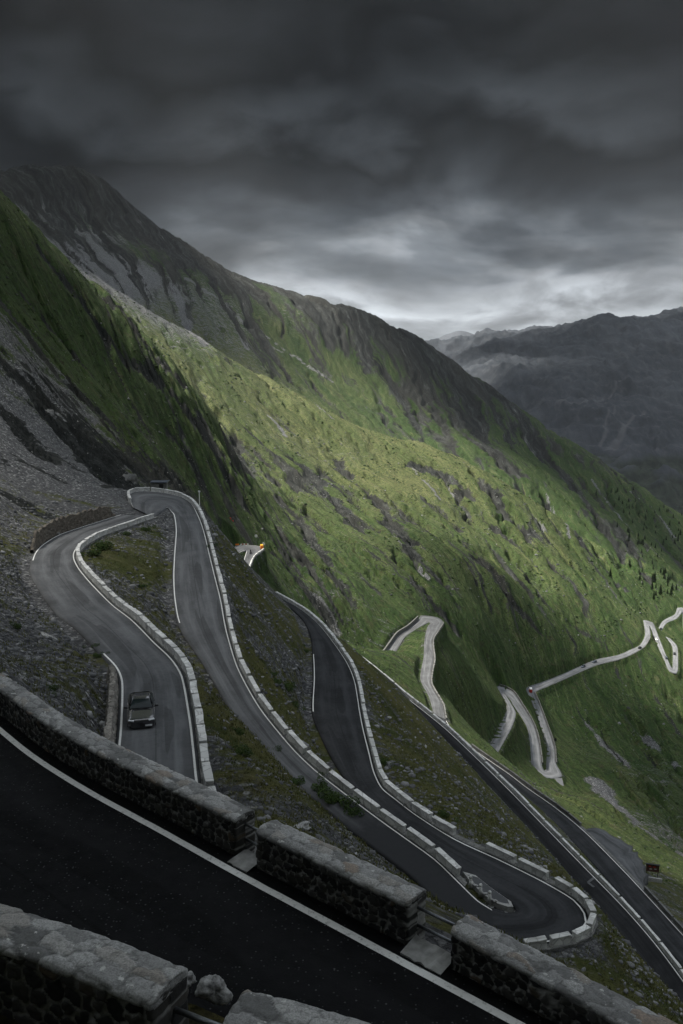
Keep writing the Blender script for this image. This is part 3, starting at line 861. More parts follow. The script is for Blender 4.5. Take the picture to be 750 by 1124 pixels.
def band_field(bands):
    out = np.zeros(X.shape)
    for pl, wd in bands:
        hp = [base_hit(p[0], p[1], 1000 if wd >= 14 and bands is SCREEB else 90) for p in pl]
        hp = [p for p in hp if p is not None]
        for a_, b_ in zip(hp[:-1], hp[1:]):
            dv = b_ - a_; L_ = np.linalg.norm(dv)
            if L_ < .5 or L_ > 900: continue
            mx0, mx1 = min(a_[0], b_[0]) - wd * 4, max(a_[0], b_[0]) + wd * 4
            my0, my1 = min(a_[1], b_[1]) - wd * 4, max(a_[1], b_[1]) + wd * 4
            m_ = (X > mx0) & (X < mx1) & (Y > my0) & (Y < my1)
            if not m_.any(): continue
            x_, y_ = X[m_] - a_[0], Y[m_] - a_[1]
            s_ = np.clip((x_ * dv[0] + y_ * dv[1]) / (L_ * L_), 0, 1)
            d_ = np.hypot(x_ - dv[0] * s_, y_ - dv[1] * s_)
            d_ = d_ / (wd * 0.62) + wobc[m_] * 1.3 + wob2[m_] * 0.7 + 0.12
            out[m_] = np.maximum(out[m_], 1 - sstep(0.15, 1.25, d_))
    return out


for (px_, py_, D_) in ((10, 235, 1150), (40, 258, 1150), (70, 285, 1150), (100, 312, 1150), (130, 335, 1150)):
    pass
rband = band_field(ROCKB) * sstep(6, 30, dist)
sband = band_field(SCREEB) * sstep(4, 14, dist)
disp += rband * (np.clip(Rr / 330, .4, 2.6) * (3.2 * ridged(PW / 0.012, B / 0.09, 3, 433) - 3.0))
disp += midf * sstep(3, 14, dist) * Rr * (0.0011 * fbm(A * 260, B * 150, 4, 611) + 0.0007 * ridged(A * 420, B * 260, 2, 617)) * (1 - .3 * dry)
rough = fbm(X / 9, Y / 9, 4, 77) * 1.1 + fbm(X / 2.4, Y / 2.4, 3, 97) * 0.35
disp += rough * np.clip(rock * 1.3 + 0.12, 0, 1) * sstep(1.2, 8, dist) * (1 - sstep(200, 600, Rr)) * np.clip(Rr / 60, 0.3, 1)
Z2 = Z + disp
# crags: step the rocky parts
crag = sstep(0.1, 0.55, np.where(midf > .5, fbm(PW / 0.05, B / 0.5, 4, 61), fbm(V / 45 + wx, U / 110, 4, 62)) + rock - 0.35)
Z2 += crag * sstep(6, 26, dist) * np.clip(Rr / 350, 0.15, 1.1) * 5.0 * (0.1 + np.where(midf > .5, fbm(PW / 0.016, B / 0.08, 3, 44), fbm(V / 16, U / 22, 3, 44)))
# roads cut into it
w = sstep(0.8, 2.6, dist)
Z3 = np.where(dist < 59, (zr - 0.22) * (1 - w) + Z2 * w, Z2)
# keep the slope from bulging over the roads' own line of sight right beside them
Z3 = np.where((dist > 0.9) & (dist < 12) & (Z3 > zr), np.minimum(Z3, zr + 0.1 + (dist - 0.9) * 2.4), Z3)
TERR = np.stack([X, Y, Z3], axis=-1)
rib_ = sstep(140, 200, Rr) * (1 - sstep(520, 640, Rr)) * (X < 10)
rock2 = np.clip(rock - 0.16 * rib_ * (1 - sstep(.5, .7, scree)) + 0.25 * (crag - 0.35) + 0.25 * np.where(midf > .5, fbm(PW / 0.04, B / 0.5, 4, 15), fbm(V / 40, U / 200, 4, 16)) + 0.42 * gul * (0.5 + rock) + 0.32 * rib * (1 - .6 * dry) + 0.75 * rband, 0, 1.3)
verge = 1 - sstep(0.8, 3.0, dist)
rock2 += 0.45 * sstep(0.12, 0.42, fbm(X / 11, Y / 11, 4, 711)) * sstep(110, 150, Rr) * (1 - sstep(260, 340, Rr)) * (X < -20)
rock2 *= sstep(2.0, 6.0, dist)
scree2 = np.clip(scree * (0.80 + 0.20 * sstep(-.2, .1, V - 0 * V - 1)) * np.where(Rr < 170, np.where(X > -22, 0.68, 0.88), 1.0) + 0.2 * verge + 0.75 * sband, 0, 1.3)
terrain = grid_obj('terrain', TERR, M['terrain'], {'rock': rock2, 'scree': scree2, 'dry': dry, 'mid_slope': midf, 'grain_across': PW + pwarp * .6, 'grain_along': B})
tag(terrain, kind='structure')


def hit(px, py, rmin=20.0):
    """first point of the terrain sheet along the sight line through a photograph point"""
    x, y, k = ray(px, py)
    th = math.atan2(x, y); t = k / math.hypot(x, y)
    i = int(np.argmin(np.abs(TH - th)))
    prof = TERR[i, :, 2] / Rr[i]
    ok = np.where((prof >= t) & (Rr[i] > rmin))[0]
    if len(ok) == 0: return None
    j = ok[0]
    r = Rr[i, j]
    if j > 0 and prof[j] != prof[j - 1]:
        f = np.clip((t - prof[j - 1]) / (prof[j] - prof[j - 1]), 0, 1)
        r = Rr[i, j - 1] + f * (Rr[i, j] - Rr[i, j - 1])
    return np.array((math.sin(th) * r, math.cos(th) * r, r * t))


def ground(x, y):
    th = math.atan2(x, y); lr = math.log(math.hypot(x, y))
    i = int(np.clip(np.searchsorted(TH, th) - 1, 0, len(TH) - 2)); j = int(np.clip(np.searchsorted(LR, lr) - 1, 0, len(LR) - 2))
    a = (th - TH[i]) / (TH[i + 1] - TH[i]); b = (lr - LR[j]) / (LR[j + 1] - LR[j])
    z = TERR[:, :, 2]
    return (z[i, j] * (1 - b) + z[i, j + 1] * b) * (1 - a) + (z[i + 1, j] * (1 - b) + z[i + 1, j + 1] * b) * a

#@@REST
# ------------------------------------------------------------------ far mountains
def far_sheet(name, ctrl, th0, th1, r0, r1, nt, nr, amps, attrs_fn, seed):
    C = []
    for px, py, D in ctrl:
        p = at_d(px, py, D)
        r = math.hypot(p[0], p[1])
        C.append((math.atan2(p[0], p[1]), math.log(r), p[2] / r))
    C = np.array(C)
    sol = tps_fit(C[:, :2], C[:, 2], 1e-4)
    th = np.radians(np.linspace(th0, th1, nt)); lr = np.linspace(math.log(r0), math.log(r1), nr)
    a, b = np.meshgrid(th, lr, indexing='ij')
    d2 = (a[..., None] - C[:, 0]) ** 2 + (b[..., None] - C[:, 1]) ** 2 + 1e-12
    n = len(C)
    t = (0.5 * d2 * np.log(d2)) @ sol[:n] + sol[n] + sol[n + 1] * a + sol[n + 2] * b
    r = np.exp(b)
    x = np.sin(a) * r; y = np.cos(a) * r; z = t * r
    for lam, am in amps:
        ww = fbm(x / lam * .6, y / lam * .6, 2, seed) * 0.8
        z = z + am * ridged(x / lam + ww, y / lam - ww, 3, seed + int(lam) % 37)
    return grid_obj(name, np.stack([x, y, z], -1), M['far'], attrs_fn(x, y, z, a, b))


def far_attrs(x, y, z, a, b):
    low = sstep(-420, -620, z + 110 * fbm(x / 500, y / 500, 4, 3)) * 0.9
    ch = np.zeros(x.shape)
    # pale scree chutes on the far flank, each a line on the ground that widens downhill
    for (p, q, D1, D2, wd) in (((705, 470), (668, 540), 4700, 4250, 22), ((672, 470), (655, 530), 4750, 4350, 9), ((655, 455), (610, 478), 4900, 4850, 16), ((690, 430), (640, 470), 5300, 4900, 10), ((600, 455), (625, 440), 5250, 5350, 9)):
        P0, P1 = at_d(*p, D1), at_d(*q, D2)
        d = P1[:2] - P0[:2]; L = np.linalg.norm(d); d /= L
        s = (x - P0[0]) * d[0] + (y - P0[1]) * d[1]
        o = (x - P0[0]) * -d[1] + (y - P0[1]) * d[0] + 60 * fbm(x / 260, y / 260, 3, 8)
        ch = np.maximum(ch, (1 - sstep(0.4, 1.2, np.abs(o) / (wd * (0.5 + 1.2 * np.clip(s / L, 0, 1))))) * (s > 0) * (s < L))
    return {'low': low, 'chute': ch * 0.38}


e_ctrl = [(380, 400, 7800), (420, 398, 7700), (455, 394, 7600), (490, 390, 7500), (520, 385, 7400), (560, 381, 7300), (600, 377, 7200), (640, 367, 7100), (665, 357, 7000), (690, 359, 7000), (705, 362, 7000), (750, 359, 7000), (820, 352, 7000), (900, 360, 7000), (1050, 370, 7000),
          (520, 400, 6600), (560, 420, 5700), (620, 440, 5300), (650, 480, 4650), (700, 500, 4400), (740, 540, 4000), (740, 420, 5800), (690, 400, 6300), (600, 400, 6400), (640, 410, 6000), (820, 440, 5600), (820, 560, 3900), (1000, 440, 5600), (1000, 600, 3700),
          (480, 470, 5600), (380, 470, 5800), (300, 460, 6500), (300, 410, 8000), (600, 600, 3800), (400, 600, 4000)]
for (px, py, D) in list(e_ctrl[:15]):
    p = at_d(px, py, D)
    e_ctrl.append((px, py + 28, D * 1.25))
fm = far_sheet('mountain_range', e_ctrl, -8, 40, 3300, 9500, 420, 260, ((1400, 60), (620, 75), (260, 42), (110, 16), (45, 6)), far_attrs, 31)
tag(fm, kind='structure')
f_ctrl = [(380, 393, 17000), (420, 389, 17000), (450, 386, 17000), (475, 378, 17000), (492, 369, 17000), (505, 363, 17000), (520, 369, 17000), (538, 378, 17000), (560, 382, 17000), (600, 384, 17000), (680, 384, 17000), (800, 380, 17000),
          (380, 440, 14000), (500, 430, 14000), (600, 440, 14000), (800, 440, 14000), (380, 420, 20000), (500, 410, 20000), (600, 420, 20000), (800, 420, 20000)]
fp = far_sheet('distant_peak', f_ctrl, -6, 30, 13500, 20500, 200, 60, ((1500, 60), (600, 35)), lambda x, y, z, a, b: {'low': 0 * x, 'chute': 0 * x}, 51)
tag(fp, kind='structure')

# ------------------------------------------------------------------ road surfaces, lines
def cumlen(C):
    return np.concatenate([[0], np.cumsum(np.linalg.norm(np.diff(C, axis=0), axis=1))])


def strip_between(name, E, I, fa, fb, dz, mat, parent=None, thick=0.0):
    """sheet following a road between two fractions of its width given in metres from each edge"""
    P = np.stack([fa, fb], axis=1) + np.array((0, 0, dz))
    return grid_obj(name, P, mat, None, parent, smooth=False)


def build_road(nm, mat, lineE=True, lineI=True, lw=0.14, inset=0.18, dz=0.008, mats=None):
    R = ROADS[nm]
    E, I = R['E'], R['I']
    n = len(E)
    fr = np.concatenate([[0.0], np.linspace(0, 1, 11), [1.0]])
    P = E[:, None] * (1 - fr)[None, :, None] + I[:, None] * fr[None, :, None]
    crown = 0.05 * (1 - (2 * fr - 1) ** 2)
    P[:, :, 2] += crown[None]
    P[:, 0, 2] -= 0.6; P[:, -1, 2] -= 0.6
    al = np.repeat(cumlen(0.5 * (E + I))[:, None], len(fr), 1)
    o = grid_obj('road', P, mat, {'across': np.repeat(fr[None], n, 0), 'along': al})
    tag(o, kind='structure')
    wv = (I - E); wl = np.linalg.norm(wv, axis=1)[:, None]; wv = wv / np.maximum(wl, 1e-6)
    def cr(d): return 0.05 * (1 - (2 * np.clip(d / wl, 0, 1) - 1) ** 2) * np.array((0, 0, 1))
    for on, base, sg in ((lineE, E, 1), (lineI, I, -1)):
        if on is False: continue
        f1 = base + wv * sg * inset + cr(inset); f2 = base + wv * sg * (inset + lw) + cr(inset + lw)
        for a, b in ([(0, n)] if on is True else on if isinstance(on, list) else [on]):
            ln = strip_between('edge_line', E, I, f1[a:b], f2[a:b], dz, M['line'], o)
            ln['kind'] = 'structure'
    return o


R = ROADS
for k in R: R[k]['len'] = cumlen(R[k]['E'])
def rw(nm, i): return int(R[nm]['rows'][i])
road2 = build_road('road2', M['asph_mid'], lineI=[(0, rw('road2', 7)), (rw('road2', 12), len(R['road2']['E']))])
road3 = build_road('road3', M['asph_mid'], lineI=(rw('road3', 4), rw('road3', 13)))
da_ = road3.data.attributes.new('painted_shade', 'FLOAT', 'POINT')  # darkens gradually towards the lower hairpin, shade painted into the road colour
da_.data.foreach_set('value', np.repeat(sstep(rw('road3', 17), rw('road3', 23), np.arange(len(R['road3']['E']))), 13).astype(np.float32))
road4 = build_road('road4', M['asph_dark'], lineI=(rw('road4', 17), rw('road4', 19) + 3))
road5 = build_road('road5', M['asph_black'], lineI=False, dz=0.02, lw=0.2)
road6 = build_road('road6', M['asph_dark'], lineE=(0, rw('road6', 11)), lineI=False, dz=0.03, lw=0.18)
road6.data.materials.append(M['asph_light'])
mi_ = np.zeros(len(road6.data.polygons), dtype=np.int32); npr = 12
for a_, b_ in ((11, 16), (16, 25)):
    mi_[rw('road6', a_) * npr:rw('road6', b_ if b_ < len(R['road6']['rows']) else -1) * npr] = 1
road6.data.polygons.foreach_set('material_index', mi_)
roadu = build_road('road_upper_bend', M['asph_mid'], dz=0.04, lw=0.16)
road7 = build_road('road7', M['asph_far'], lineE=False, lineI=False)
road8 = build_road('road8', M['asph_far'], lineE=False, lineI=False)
# nearest road: its painted line runs 0.42 m off the wall foot
R1 = ROADS['road1']
fr = np.concatenate([[0.0], np.linspace(0, 1, 14), [1.0]])
P = R1['E'][:, None] * (1 - fr)[None, :, None] + R1['I'][:, None] * fr[None, :, None]
P[:, 0, 2] -= 0.8; P[:, -1, 2] -= 0.8
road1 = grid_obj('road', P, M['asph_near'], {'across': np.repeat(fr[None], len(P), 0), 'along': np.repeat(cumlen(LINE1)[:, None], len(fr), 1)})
tag(road1, kind='structure')
jit = 0.012 * fbm(cumlen(LINE1) * 2.2, 0 * LINE1[:, 0], 3, 9)
ln = grid_obj('edge_line', np.stack([offset(LINE1, 0.085 + jit), offset(LINE1, -0.085 + jit * .6)], axis=1) + np.array((0, 0, 0.006)), M['line'], None, road1, smooth=False)
ln['kind'] = 'structure'
# lay-by beside the lower road
lb = [(640, 905), (655, 905), (672, 915), (690, 930), (703, 947), (710, 962), (706, 972)]
lbp = [at_z(x, y, -110.3) for x, y in lb]
E6 = ROADS['road6']['E']
near6 = sorted([p for p in E6 if 640 < W0 / 2 + FPX * p[0] / (p[1] * CP - p[2] * SP) < 708], key=lambda p: -p[1])
n6 = 24
e6 = np.array(near6)[np.linspace(0, len(near6) - 1, n6).astype(int)]
lbc = catmull(np.array(lbp), cuts=[4] * (len(lbp) - 1))
lbc = lbc[np.linspace(0, len(lbc) - 1, n6).astype(int)]
lbc[:, 2] = e6[:, 2] - 0.12
lbc[1:-1, :2] += RNG.normal(0, .35, (n6 - 2, 2))
frl = np.linspace(0, 1, 6)
PL = (e6 + np.array((0, 0, -0.06)))[:, None] * (1 - frl)[None, :, None] + lbc[:, None] * frl[None, :, None]
PLs = np.concatenate([PL, PL[:, -1:] - np.array((0, 0, 2.5))], axis=1)
lay = grid_obj('lay_by', PLs, M['asph_mid'], {'across': np.repeat(np.linspace(0, 1, 7)[None], n6, 0), 'along': np.repeat(np.arange(n6)[:, None] * 1.0, 7, 1)})
tag(lay, kind='structure')
# chipped concrete apron below the lower hairpin
ap = [(590, 854, 617, 854), (594, 862, 619, 862), (598, 870, 620, 872), (608, 878, 621, 880)]
PA = np.array([[at_z(a, b, -204.6 - i * 0.9), at_z(c, d, -204.6 - i * 0.9)] for i, (a, b, c, d) in enumerate(ap)])
PA = np.array([[PA[i, 0] * (1 - f) + PA[i, 1] * f for f in np.linspace(0, 1, 5)] for i in range(4)])
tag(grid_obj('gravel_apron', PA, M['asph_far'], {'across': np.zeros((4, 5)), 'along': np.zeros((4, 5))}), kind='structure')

# ------------------------------------------------------------------ parapet blocks
def block_mesh(name, L, mat, seed):
    rnd = random.Random(seed)
    bm = bmesh.new()
    add_box(bm, (0, 0, 0.10), (L - 0.05, 0.42, 1.0), bevel=0.02)
    add_box(bm, (0, 0, 0.68), (L, 0.50, 0.155), bevel=0.035)
    bmesh.ops.subdivide_edges(bm, edges=[e for e in bm.edges if e.calc_length() > 0.9], cuts=5)
    for v in bm.verts:
        nn = mnoise.noise_vector(v.co * 1.7 + Vector((seed * 7.1, 3, 1)))
        v.co += nn * 0.035
    me = bpy.data.meshes.new(name)
    bm.to_mesh(me); bm.free()
    me.materials.append(mat)
    return me


BM = [block_mesh('parapet_block', 1.0, M['block'], s) for s in (1, 2, 3, 4)]
for m_ in BM: m_.name = 'parapet_block'


def make_blocks(spacing, mats):
    return [block_mesh('parapet_block', spacing - 0.30, m, 10 * i + int(spacing * 7)) for i, m in enumerate(mats)]


def ordinal(k):
    w = ['', 'first', 'second', 'third', 'fourth', 'fifth', 'sixth', 'seventh', 'eighth', 'ninth', 'tenth', 'eleventh', 'twelfth']
    if k < len(w): return w[k]
    suf = 'th' if 10 <= k % 100 <= 20 else {1: 'st', 2: 'nd', 3: 'rd'}.get(k % 10, 'th')
    return '%d%s' % (k, suf)


def project(p):
    D = p[1] * CP - p[2] * SP
    return W0 / 2 + FPX * p[0] / D, H0 / 2 + FPX * (-p[2] * CP - p[1] * SP) / D


def parapet(nm, a, b, spacing, mats, text, group, off=0.34, skip=(), other=False, hs=1.0, align=False):
    """row of masonry blocks along a road's edge, each a thing; a, b = metres along the edge"""
    RR = ROADS[nm]
    E, I = (RR['I'], RR['E']) if other else (RR['E'], RR['I'])
    L = cumlen(E)
    b = min(b, L[-1])
    out = (E - I); out[:, 2] = 0; out /= np.linalg.norm(out, axis=1)[:, None]
    C = E + out * off
    meshes = make_blocks(spacing, mats)
    k = 0; count = 0; s = a + ((b - a) % spacing if align else 0)
    while s + spacing <= b:
        p0 = np.array([np.interp(s + 0.15, L, C[:, i]) for i in range(3)])
        p1 = np.array([np.interp(s + spacing - 0.15, L, C[:, i]) for i in range(3)])
        mid = (p0 + p1) / 2
        px, py = project(mid)
        s += spacing; k += 1
        if not (-60 < px < W0 + 40 and py < H0 + 40): continue
        if any(x0 <= px <= x1 and y0 <= py <= y1 for (x0, y0, x1, y1) in skip): continue
        d = p1 - p0
        o = bpy.data.objects.new('parapet_block', meshes[(k * 7 + k // 3) % len(meshes)])
        COL.objects.link(o)
        o.location = mid + np.array((0, 0, random.uniform(-0.03, 0.03)))
        o.rotation_euler = (random.gauss(0, 0.012), -math.atan2(d[2], math.hypot(d[0], d[1])) + random.gauss(0, 0.006), math.atan2(d[1], d[0]) + random.gauss(0, 0.012))
        o.scale = (max(0.3, np.linalg.norm(d)) / (spacing - 0.3) * random.uniform(.94, 1.02), random.uniform(.93, 1.06), hs * random.uniform(0.92, 1.06))
        count += 1
        tag(o, text % ordinal(count), 'parapet block', group)
    return count


nb = 0
lt = [M['block']] * 4
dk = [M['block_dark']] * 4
L2 = R['road2']['len'][-1]
nb += parapet('road2', 1.0, L2, 3.1, lt, 'pale stone parapet block beside the dark car road, %s counted from the nearest wall', 'parapet blocks along the road with the car')
nb += parapet('road3', 2.0, R['road3']['len'][-1] - 4.3, 3.5, lt, 'pale parapet block outside the second road down, %s from the upper hairpin', 'parapet blocks along the second road', align=True)
l4 = R['road4']['len']
nb += parapet('road4', 2.0, l4[rw('road4', 8)], 1.9, lt, 'short parapet block on the tight lower hairpin curve, %s from its near end', 'short parapet blocks on the tight lower curve')
nb += parapet('road4', l4[rw('road4', 8)], l4[-1], 3.5, lt, 'grey parapet block along the third road beyond the tight curve, %s from the curve', 'parapet blocks along the third road', skip=((507, 908, 522, 932),))
nb += parapet('road5', 2.0, R['road5']['len'][-1], 6.0, lt, 'parapet block on the long straight diagonal road, %s from its upper left start', 'parapet blocks along the diagonal road', hs=1.15)
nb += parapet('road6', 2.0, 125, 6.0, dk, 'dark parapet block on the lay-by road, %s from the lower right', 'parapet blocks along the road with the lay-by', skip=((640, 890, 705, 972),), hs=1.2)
# right leg of the next hairpin
i0 = R['road6']['rows'][11]; i1 = R['road6']['rows'][18]
l6 = R['road6']['len']
nb += parapet('road6', l6[i0], l6[i1], 4.2, [M['retain']] * 4, 'small parapet block on the middle hairpin, %s from its lower end', 'parapet blocks on the middle hairpin', hs=.75)
ru = R['road_upper_bend']
nb += parapet('road_upper_bend', ru['len'][ru['rows'][6]], ru['len'][-1], 3.4, lt, 'tiny white parapet block on the bend with the yellow van, %s below the van', 'parapet blocks on the bend with the van')
r7 = R['road7']
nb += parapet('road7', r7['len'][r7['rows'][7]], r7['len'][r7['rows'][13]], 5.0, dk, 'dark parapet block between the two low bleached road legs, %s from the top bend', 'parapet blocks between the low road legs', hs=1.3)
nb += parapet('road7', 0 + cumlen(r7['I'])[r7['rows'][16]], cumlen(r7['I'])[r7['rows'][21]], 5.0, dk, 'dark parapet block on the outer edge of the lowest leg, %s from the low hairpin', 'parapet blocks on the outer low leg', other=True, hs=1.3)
print('parapet blocks', nb)


# retaining walls under the outer edges
def retaining(nm, i0, i1, h, label, other=False, w0=0.02, w1=0.66, mat='retain', batter=0.12, up=0.0, group=None):
    RR = ROADS[nm]
    E, I = (RR['I'], RR['E']) if other else (RR['E'], RR['I'])
    out = (E - I); out[:, 2] = 0; out /= np.linalg.norm(out, axis=1)[:, None]
    E = E[i0:i1]; out = out[i0:i1]
    n = len(E)
    h = np.atleast_1d(np.asarray(h, dtype=float))
    hh = np.interp(np.linspace(0, 1, n), np.linspace(0, 1, len(h)), h)
    zs = []
    prof = [(w0, -1.2, 0), (w0, up, 0), ((w0 + w1) / 2, up + .03, 0), (w1, up, 0), (w1 + batter * .3, 0, .3), (w1 + batter * .6, 0, .6), (w1 + batter, 0, 1.0)]
    rows = []
    for (o, z, f) in prof:
        p = E + out * o
        p = p + np.stack([0 * hh, 0 * hh, (z if f == 0 else 0) - f * hh], axis=1)
        rows.append(p)
    P = np.stack(rows, axis=1)
    L = cumlen(E)
    P[:, 1:, :2] += (0.05 * fbm(L[:, None] * 0.8 + np.arange(6)[None] * 3.3, np.arange(6)[None] * 1.7 + 0 * L[:, None], 3, 6))[..., None] * out[:, None, :2]
    o = grid_obj('retaining_wall', P, M[mat], smooth=False)
    tag(o, label, 'retaining wall', group)
    return o


r2, r3, r4, r5, r6 = R['road2'], R['road3'], R['road4'], R['road5'], R['road6']
retaining('road2', 0, len(r2['E']), np.interp(np.arange(len(r2['E'])), [0, r2['rows'][9], r2['rows'][13], len(r2['E'])], [0.7, 0.9, 2.0, 2.6]), 'pale masonry retaining wall under the parapet of the road with the car')
retaining('road3', 1, len(r3['E']) - 5, 1.0, 'masonry footing wall under the parapet of the second road down', up=-0.02)
retaining('road4', 1, len(r4['E']), np.interp(np.arange(len(r4['E'])), [0, r4['rows'][8], r4['rows'][11], len(r4['E'])], [5.5, 5.0, 1.2, 1.0]), 'dark curved retaining wall holding up the big lower hairpin', mat='retain')
retaining('road5', 1, len(r5['E']), 1.6, 'long footing wall under the parapet of the straight diagonal road')
retaining('road6', 1, r6['rows'][10], 1.6, 'footing wall below the lay-by road edge', mat='retain')
retaining('road6', r6['rows'][11], r6['rows'][18], np.interp(np.arange(r6['rows'][18] - r6['rows'][11]), [0, (r6['rows'][16] - r6['rows'][11]), r6['rows'][18] - r6['rows'][11]], [1.5, 3.5, 6.5]), 'stone wall carrying the outer leg of the middle hairpin')
retaining('road_upper_bend', ru['rows'][5], len(ru['E']), 3.5, 'grey wall under the outer edge of the bend with the van')
retaining('road7', r7['rows'][22], r7['rows'][28], 3.2, 'long retaining wall below the straight bleached road at right', other=True)
retaining('road7', 1, r7['rows'][4], 2.2, 'low wall beside the first bleached road leg', other=False)
retaining('road6', r6['rows'][21], len(r6['E']) - 2, 2.6, 'grey bank wall above the left leg of the middle hairpin', up=1.8)

# dry stone wall under the scree on the uphill side of the car road, and the one beside the car
def bank_wall(i0, i1, h, mat, label, jag=0.4):
    E, I = r2['E'], r2['I']
    out = I - E; out[:, 2] = 0; out /= np.linalg.norm(out, axis=1)[:, None]
    P0 = catmull(I[i0:i1], cuts=[4] * (i1 - i0 - 1))
    ou = np.stack([np.interp(np.linspace(0, i1 - i0 - 1, len(P0)), np.arange(i1 - i0), out[i0:i1, k]) for k in range(3)], 1)
    n = len(P0); L = cumlen(P0)
    hh = h(np.linspace(0, 1, n)) * np.clip(sstep(0, .12, np.linspace(0, 1, n)) * (1 - sstep(.93, 1, np.linspace(0, 1, n))), .15, 1) * (1 + jag * fbm(L * 0.7, 0 * L, 3, 21))
    m = 14
    rows = []
    for j in range(m):
        f = j / (m - 1)
        rows.append(P0 + ou * (0.10 + 0.22 * f) + np.stack([0 * L, 0 * L, -0.4 + f * (hh + 0.4)], 1))
    for q, (oo, zz) in enumerate(((0.45, 0.05), (0.7, 0.0), (0.95, -1.5))):
        rows.append(P0 + ou * oo + np.stack([0 * L, 0 * L, hh + zz], 1))
    P = np.stack(rows, 1)
    jl = np.arange(P.shape[1])[None] * 0.17
    e, cid = voronoi(L[:, None] * 2.1 + 0 * jl, jl * 2.6 + 0 * L[:, None], 4)
    P[:, :, :2] -= ((sstep(0, 0.25, e) * 0.10 + 0.10 * (cid - 0.5)))[..., None] * ou[:, None, :2]
    o = grid_obj('dry_stone_wall', P, M[mat], smooth=False)
    tag(o, label, 'stone wall')
    return o


bank_wall(r2['rows'][13], len(r2['E']) - 1, lambda t: 2.3 - 0.8 * np.abs(t - 0.5), 'brownwall', 'brown crumbling dry stone wall at the foot of the scree before the upper hairpin')
bank_wall(r2['rows'][2], r2['rows'][6], lambda t: 0.95 + 0 * t, 'rough_wall', 'rough grey stone wall beside the white line left of the car', 0.5)

# ------------------------------------------------------------------ the near rubble walls
def rubble(path, h, t, side, label, zbase=0.0, depth=0.5, cop=0.10, scale=4.6, seed=1, res=0.035):
    """path: foot of the face towards the road (dense); side +1: wall body lies left of travel"""
    L = cumlen(path)
    n = max(8, int(L[-1] / res))
    s = np.linspace(0, L[-1], n)
    C = np.stack([np.interp(s, L, path[:, k]) for k in range(3)], 1)
    T = np.gradient(C, axis=0); T[:, 2] = 0; T /= np.linalg.norm(T, axis=1)[:, None]
    Nn = np.stack([-T[:, 1], T[:, 0], 0 * T[:, 0]], 1) * side

    def sheet(prof, top, name, parent, seed, sc, amp, ends=True, flat=1.0):
        prof = np.array(prof)
        pl = cumlen(prof)
        m = max(4, int(pl[-1] / res))
        q = np.linspace(0, pl[-1], m)
        pr = np.stack([np.interp(q, pl, prof[:, k]) for k in range(2)], 1)
        for _ in range(2): pr[1:-1] = pr[1:-1] * .5 + .25 * (pr[:-2] + pr[2:])
        pn = np.gradient(pr, axis=0); pn = np.stack([-pn[:, 1], pn[:, 0]], 1); pn /= np.linalg.norm(pn, axis=1)[:, None] + 1e-9
        wob = 0.03 * fbm(s * 0.9, 0 * s, 3, seed)
        P = C[:, None] + Nn[:, None] * (pr[None, :, 0:1]) + np.array((0, 0, 1.0)) * (pr[None, :, 1:2] + wob[:, None, None] * (0.6 if top else 1))
        a, b = np.meshgrid(s * sc * flat, q * sc * 1.15, indexing='ij')
        wa = fbm(a * .8, b * .8, 3, seed + 2) * 0.45
        e, cid = voronoi(a + wa, b - wa, seed)
        e2, c2 = voronoi(a * 2.3, b * 2.3, seed + 5)
        d = sstep(0, 0.28, e) * amp + (cid - 0.5) * amp * 0.9 + (c2 - .5) * amp * .25 + fbm(a * 3, b * 3, 4, seed + 7) * amp * 0.55
        P = P + (Nn[:, None] * pn[None, :, 0:1] + np.array((0, 0, 1.0)) * pn[None, :, 1:2]) * d[..., None]
        if ends:
            mid = float(prof[:, 0].mean())
            for end, sg in ((0, -1), (-1, 1)):
                rows = []
                base = C[end][None] + Nn[end][None] * mid + np.array((0, 0, 1.0)) * pr[:, 1:2]
                for f in (0.12, 0.3, 0.5, 0.7, 0.9, 1.0):
                    rw = P[end] * (1 - f) + base * f + T[end] * sg * (0.03 * fbm(q * 4, 0 * q + f * 3, 3, seed + 9) + 0.02)[:, None]
                    rows.append(rw)
                rows = np.array(rows)
                ee = np.repeat(e[end:end + 1] if end == 0 else e[-1:], 6, 0); cc = np.repeat(cid[end:end + 1] if end == 0 else cid[-1:], 6, 0)
                if end == 0:
                    P = np.concatenate([rows[::-1], P]); e = np.concatenate([ee, e]); cid = np.concatenate([cc, cid])
                else:
                    P = np.concatenate([P, rows]); e = np.concatenate([e, ee]); cid = np.concatenate([cid, cc])
        return grid_obj(name, P, M['rubble'], {'joint': e, 'cell': cid, 'top': np.full(e.shape, 1.0 if top else 0.0)}, parent)

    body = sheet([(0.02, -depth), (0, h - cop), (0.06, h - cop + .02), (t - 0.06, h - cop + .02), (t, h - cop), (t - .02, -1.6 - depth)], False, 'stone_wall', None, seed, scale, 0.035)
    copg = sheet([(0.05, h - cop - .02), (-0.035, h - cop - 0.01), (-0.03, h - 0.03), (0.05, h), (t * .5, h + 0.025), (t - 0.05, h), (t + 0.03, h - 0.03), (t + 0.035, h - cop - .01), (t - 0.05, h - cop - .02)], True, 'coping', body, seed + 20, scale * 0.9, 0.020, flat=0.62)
    tag(body, label, 'stone wall', None)
    return body


FOOT = offset(LINE1, 0.44)
LF = cumlen(FOOT)


def s_of_px(px):
    q = np.array([project(p)[0] for p in FOOT])
    ok = FOOT[:, 1] > 5
    i = int(np.argmin(np.where(ok, np.abs(q - px), 1e9)))
    return LF[i]


def cut(C, L, a, b, k=0.12):
    n = max(4, int((b - a) / k))
    s = np.linspace(a, b, n)
    return np.stack([np.interp(s, L, C[:, i]) for i in range(3)], 1)


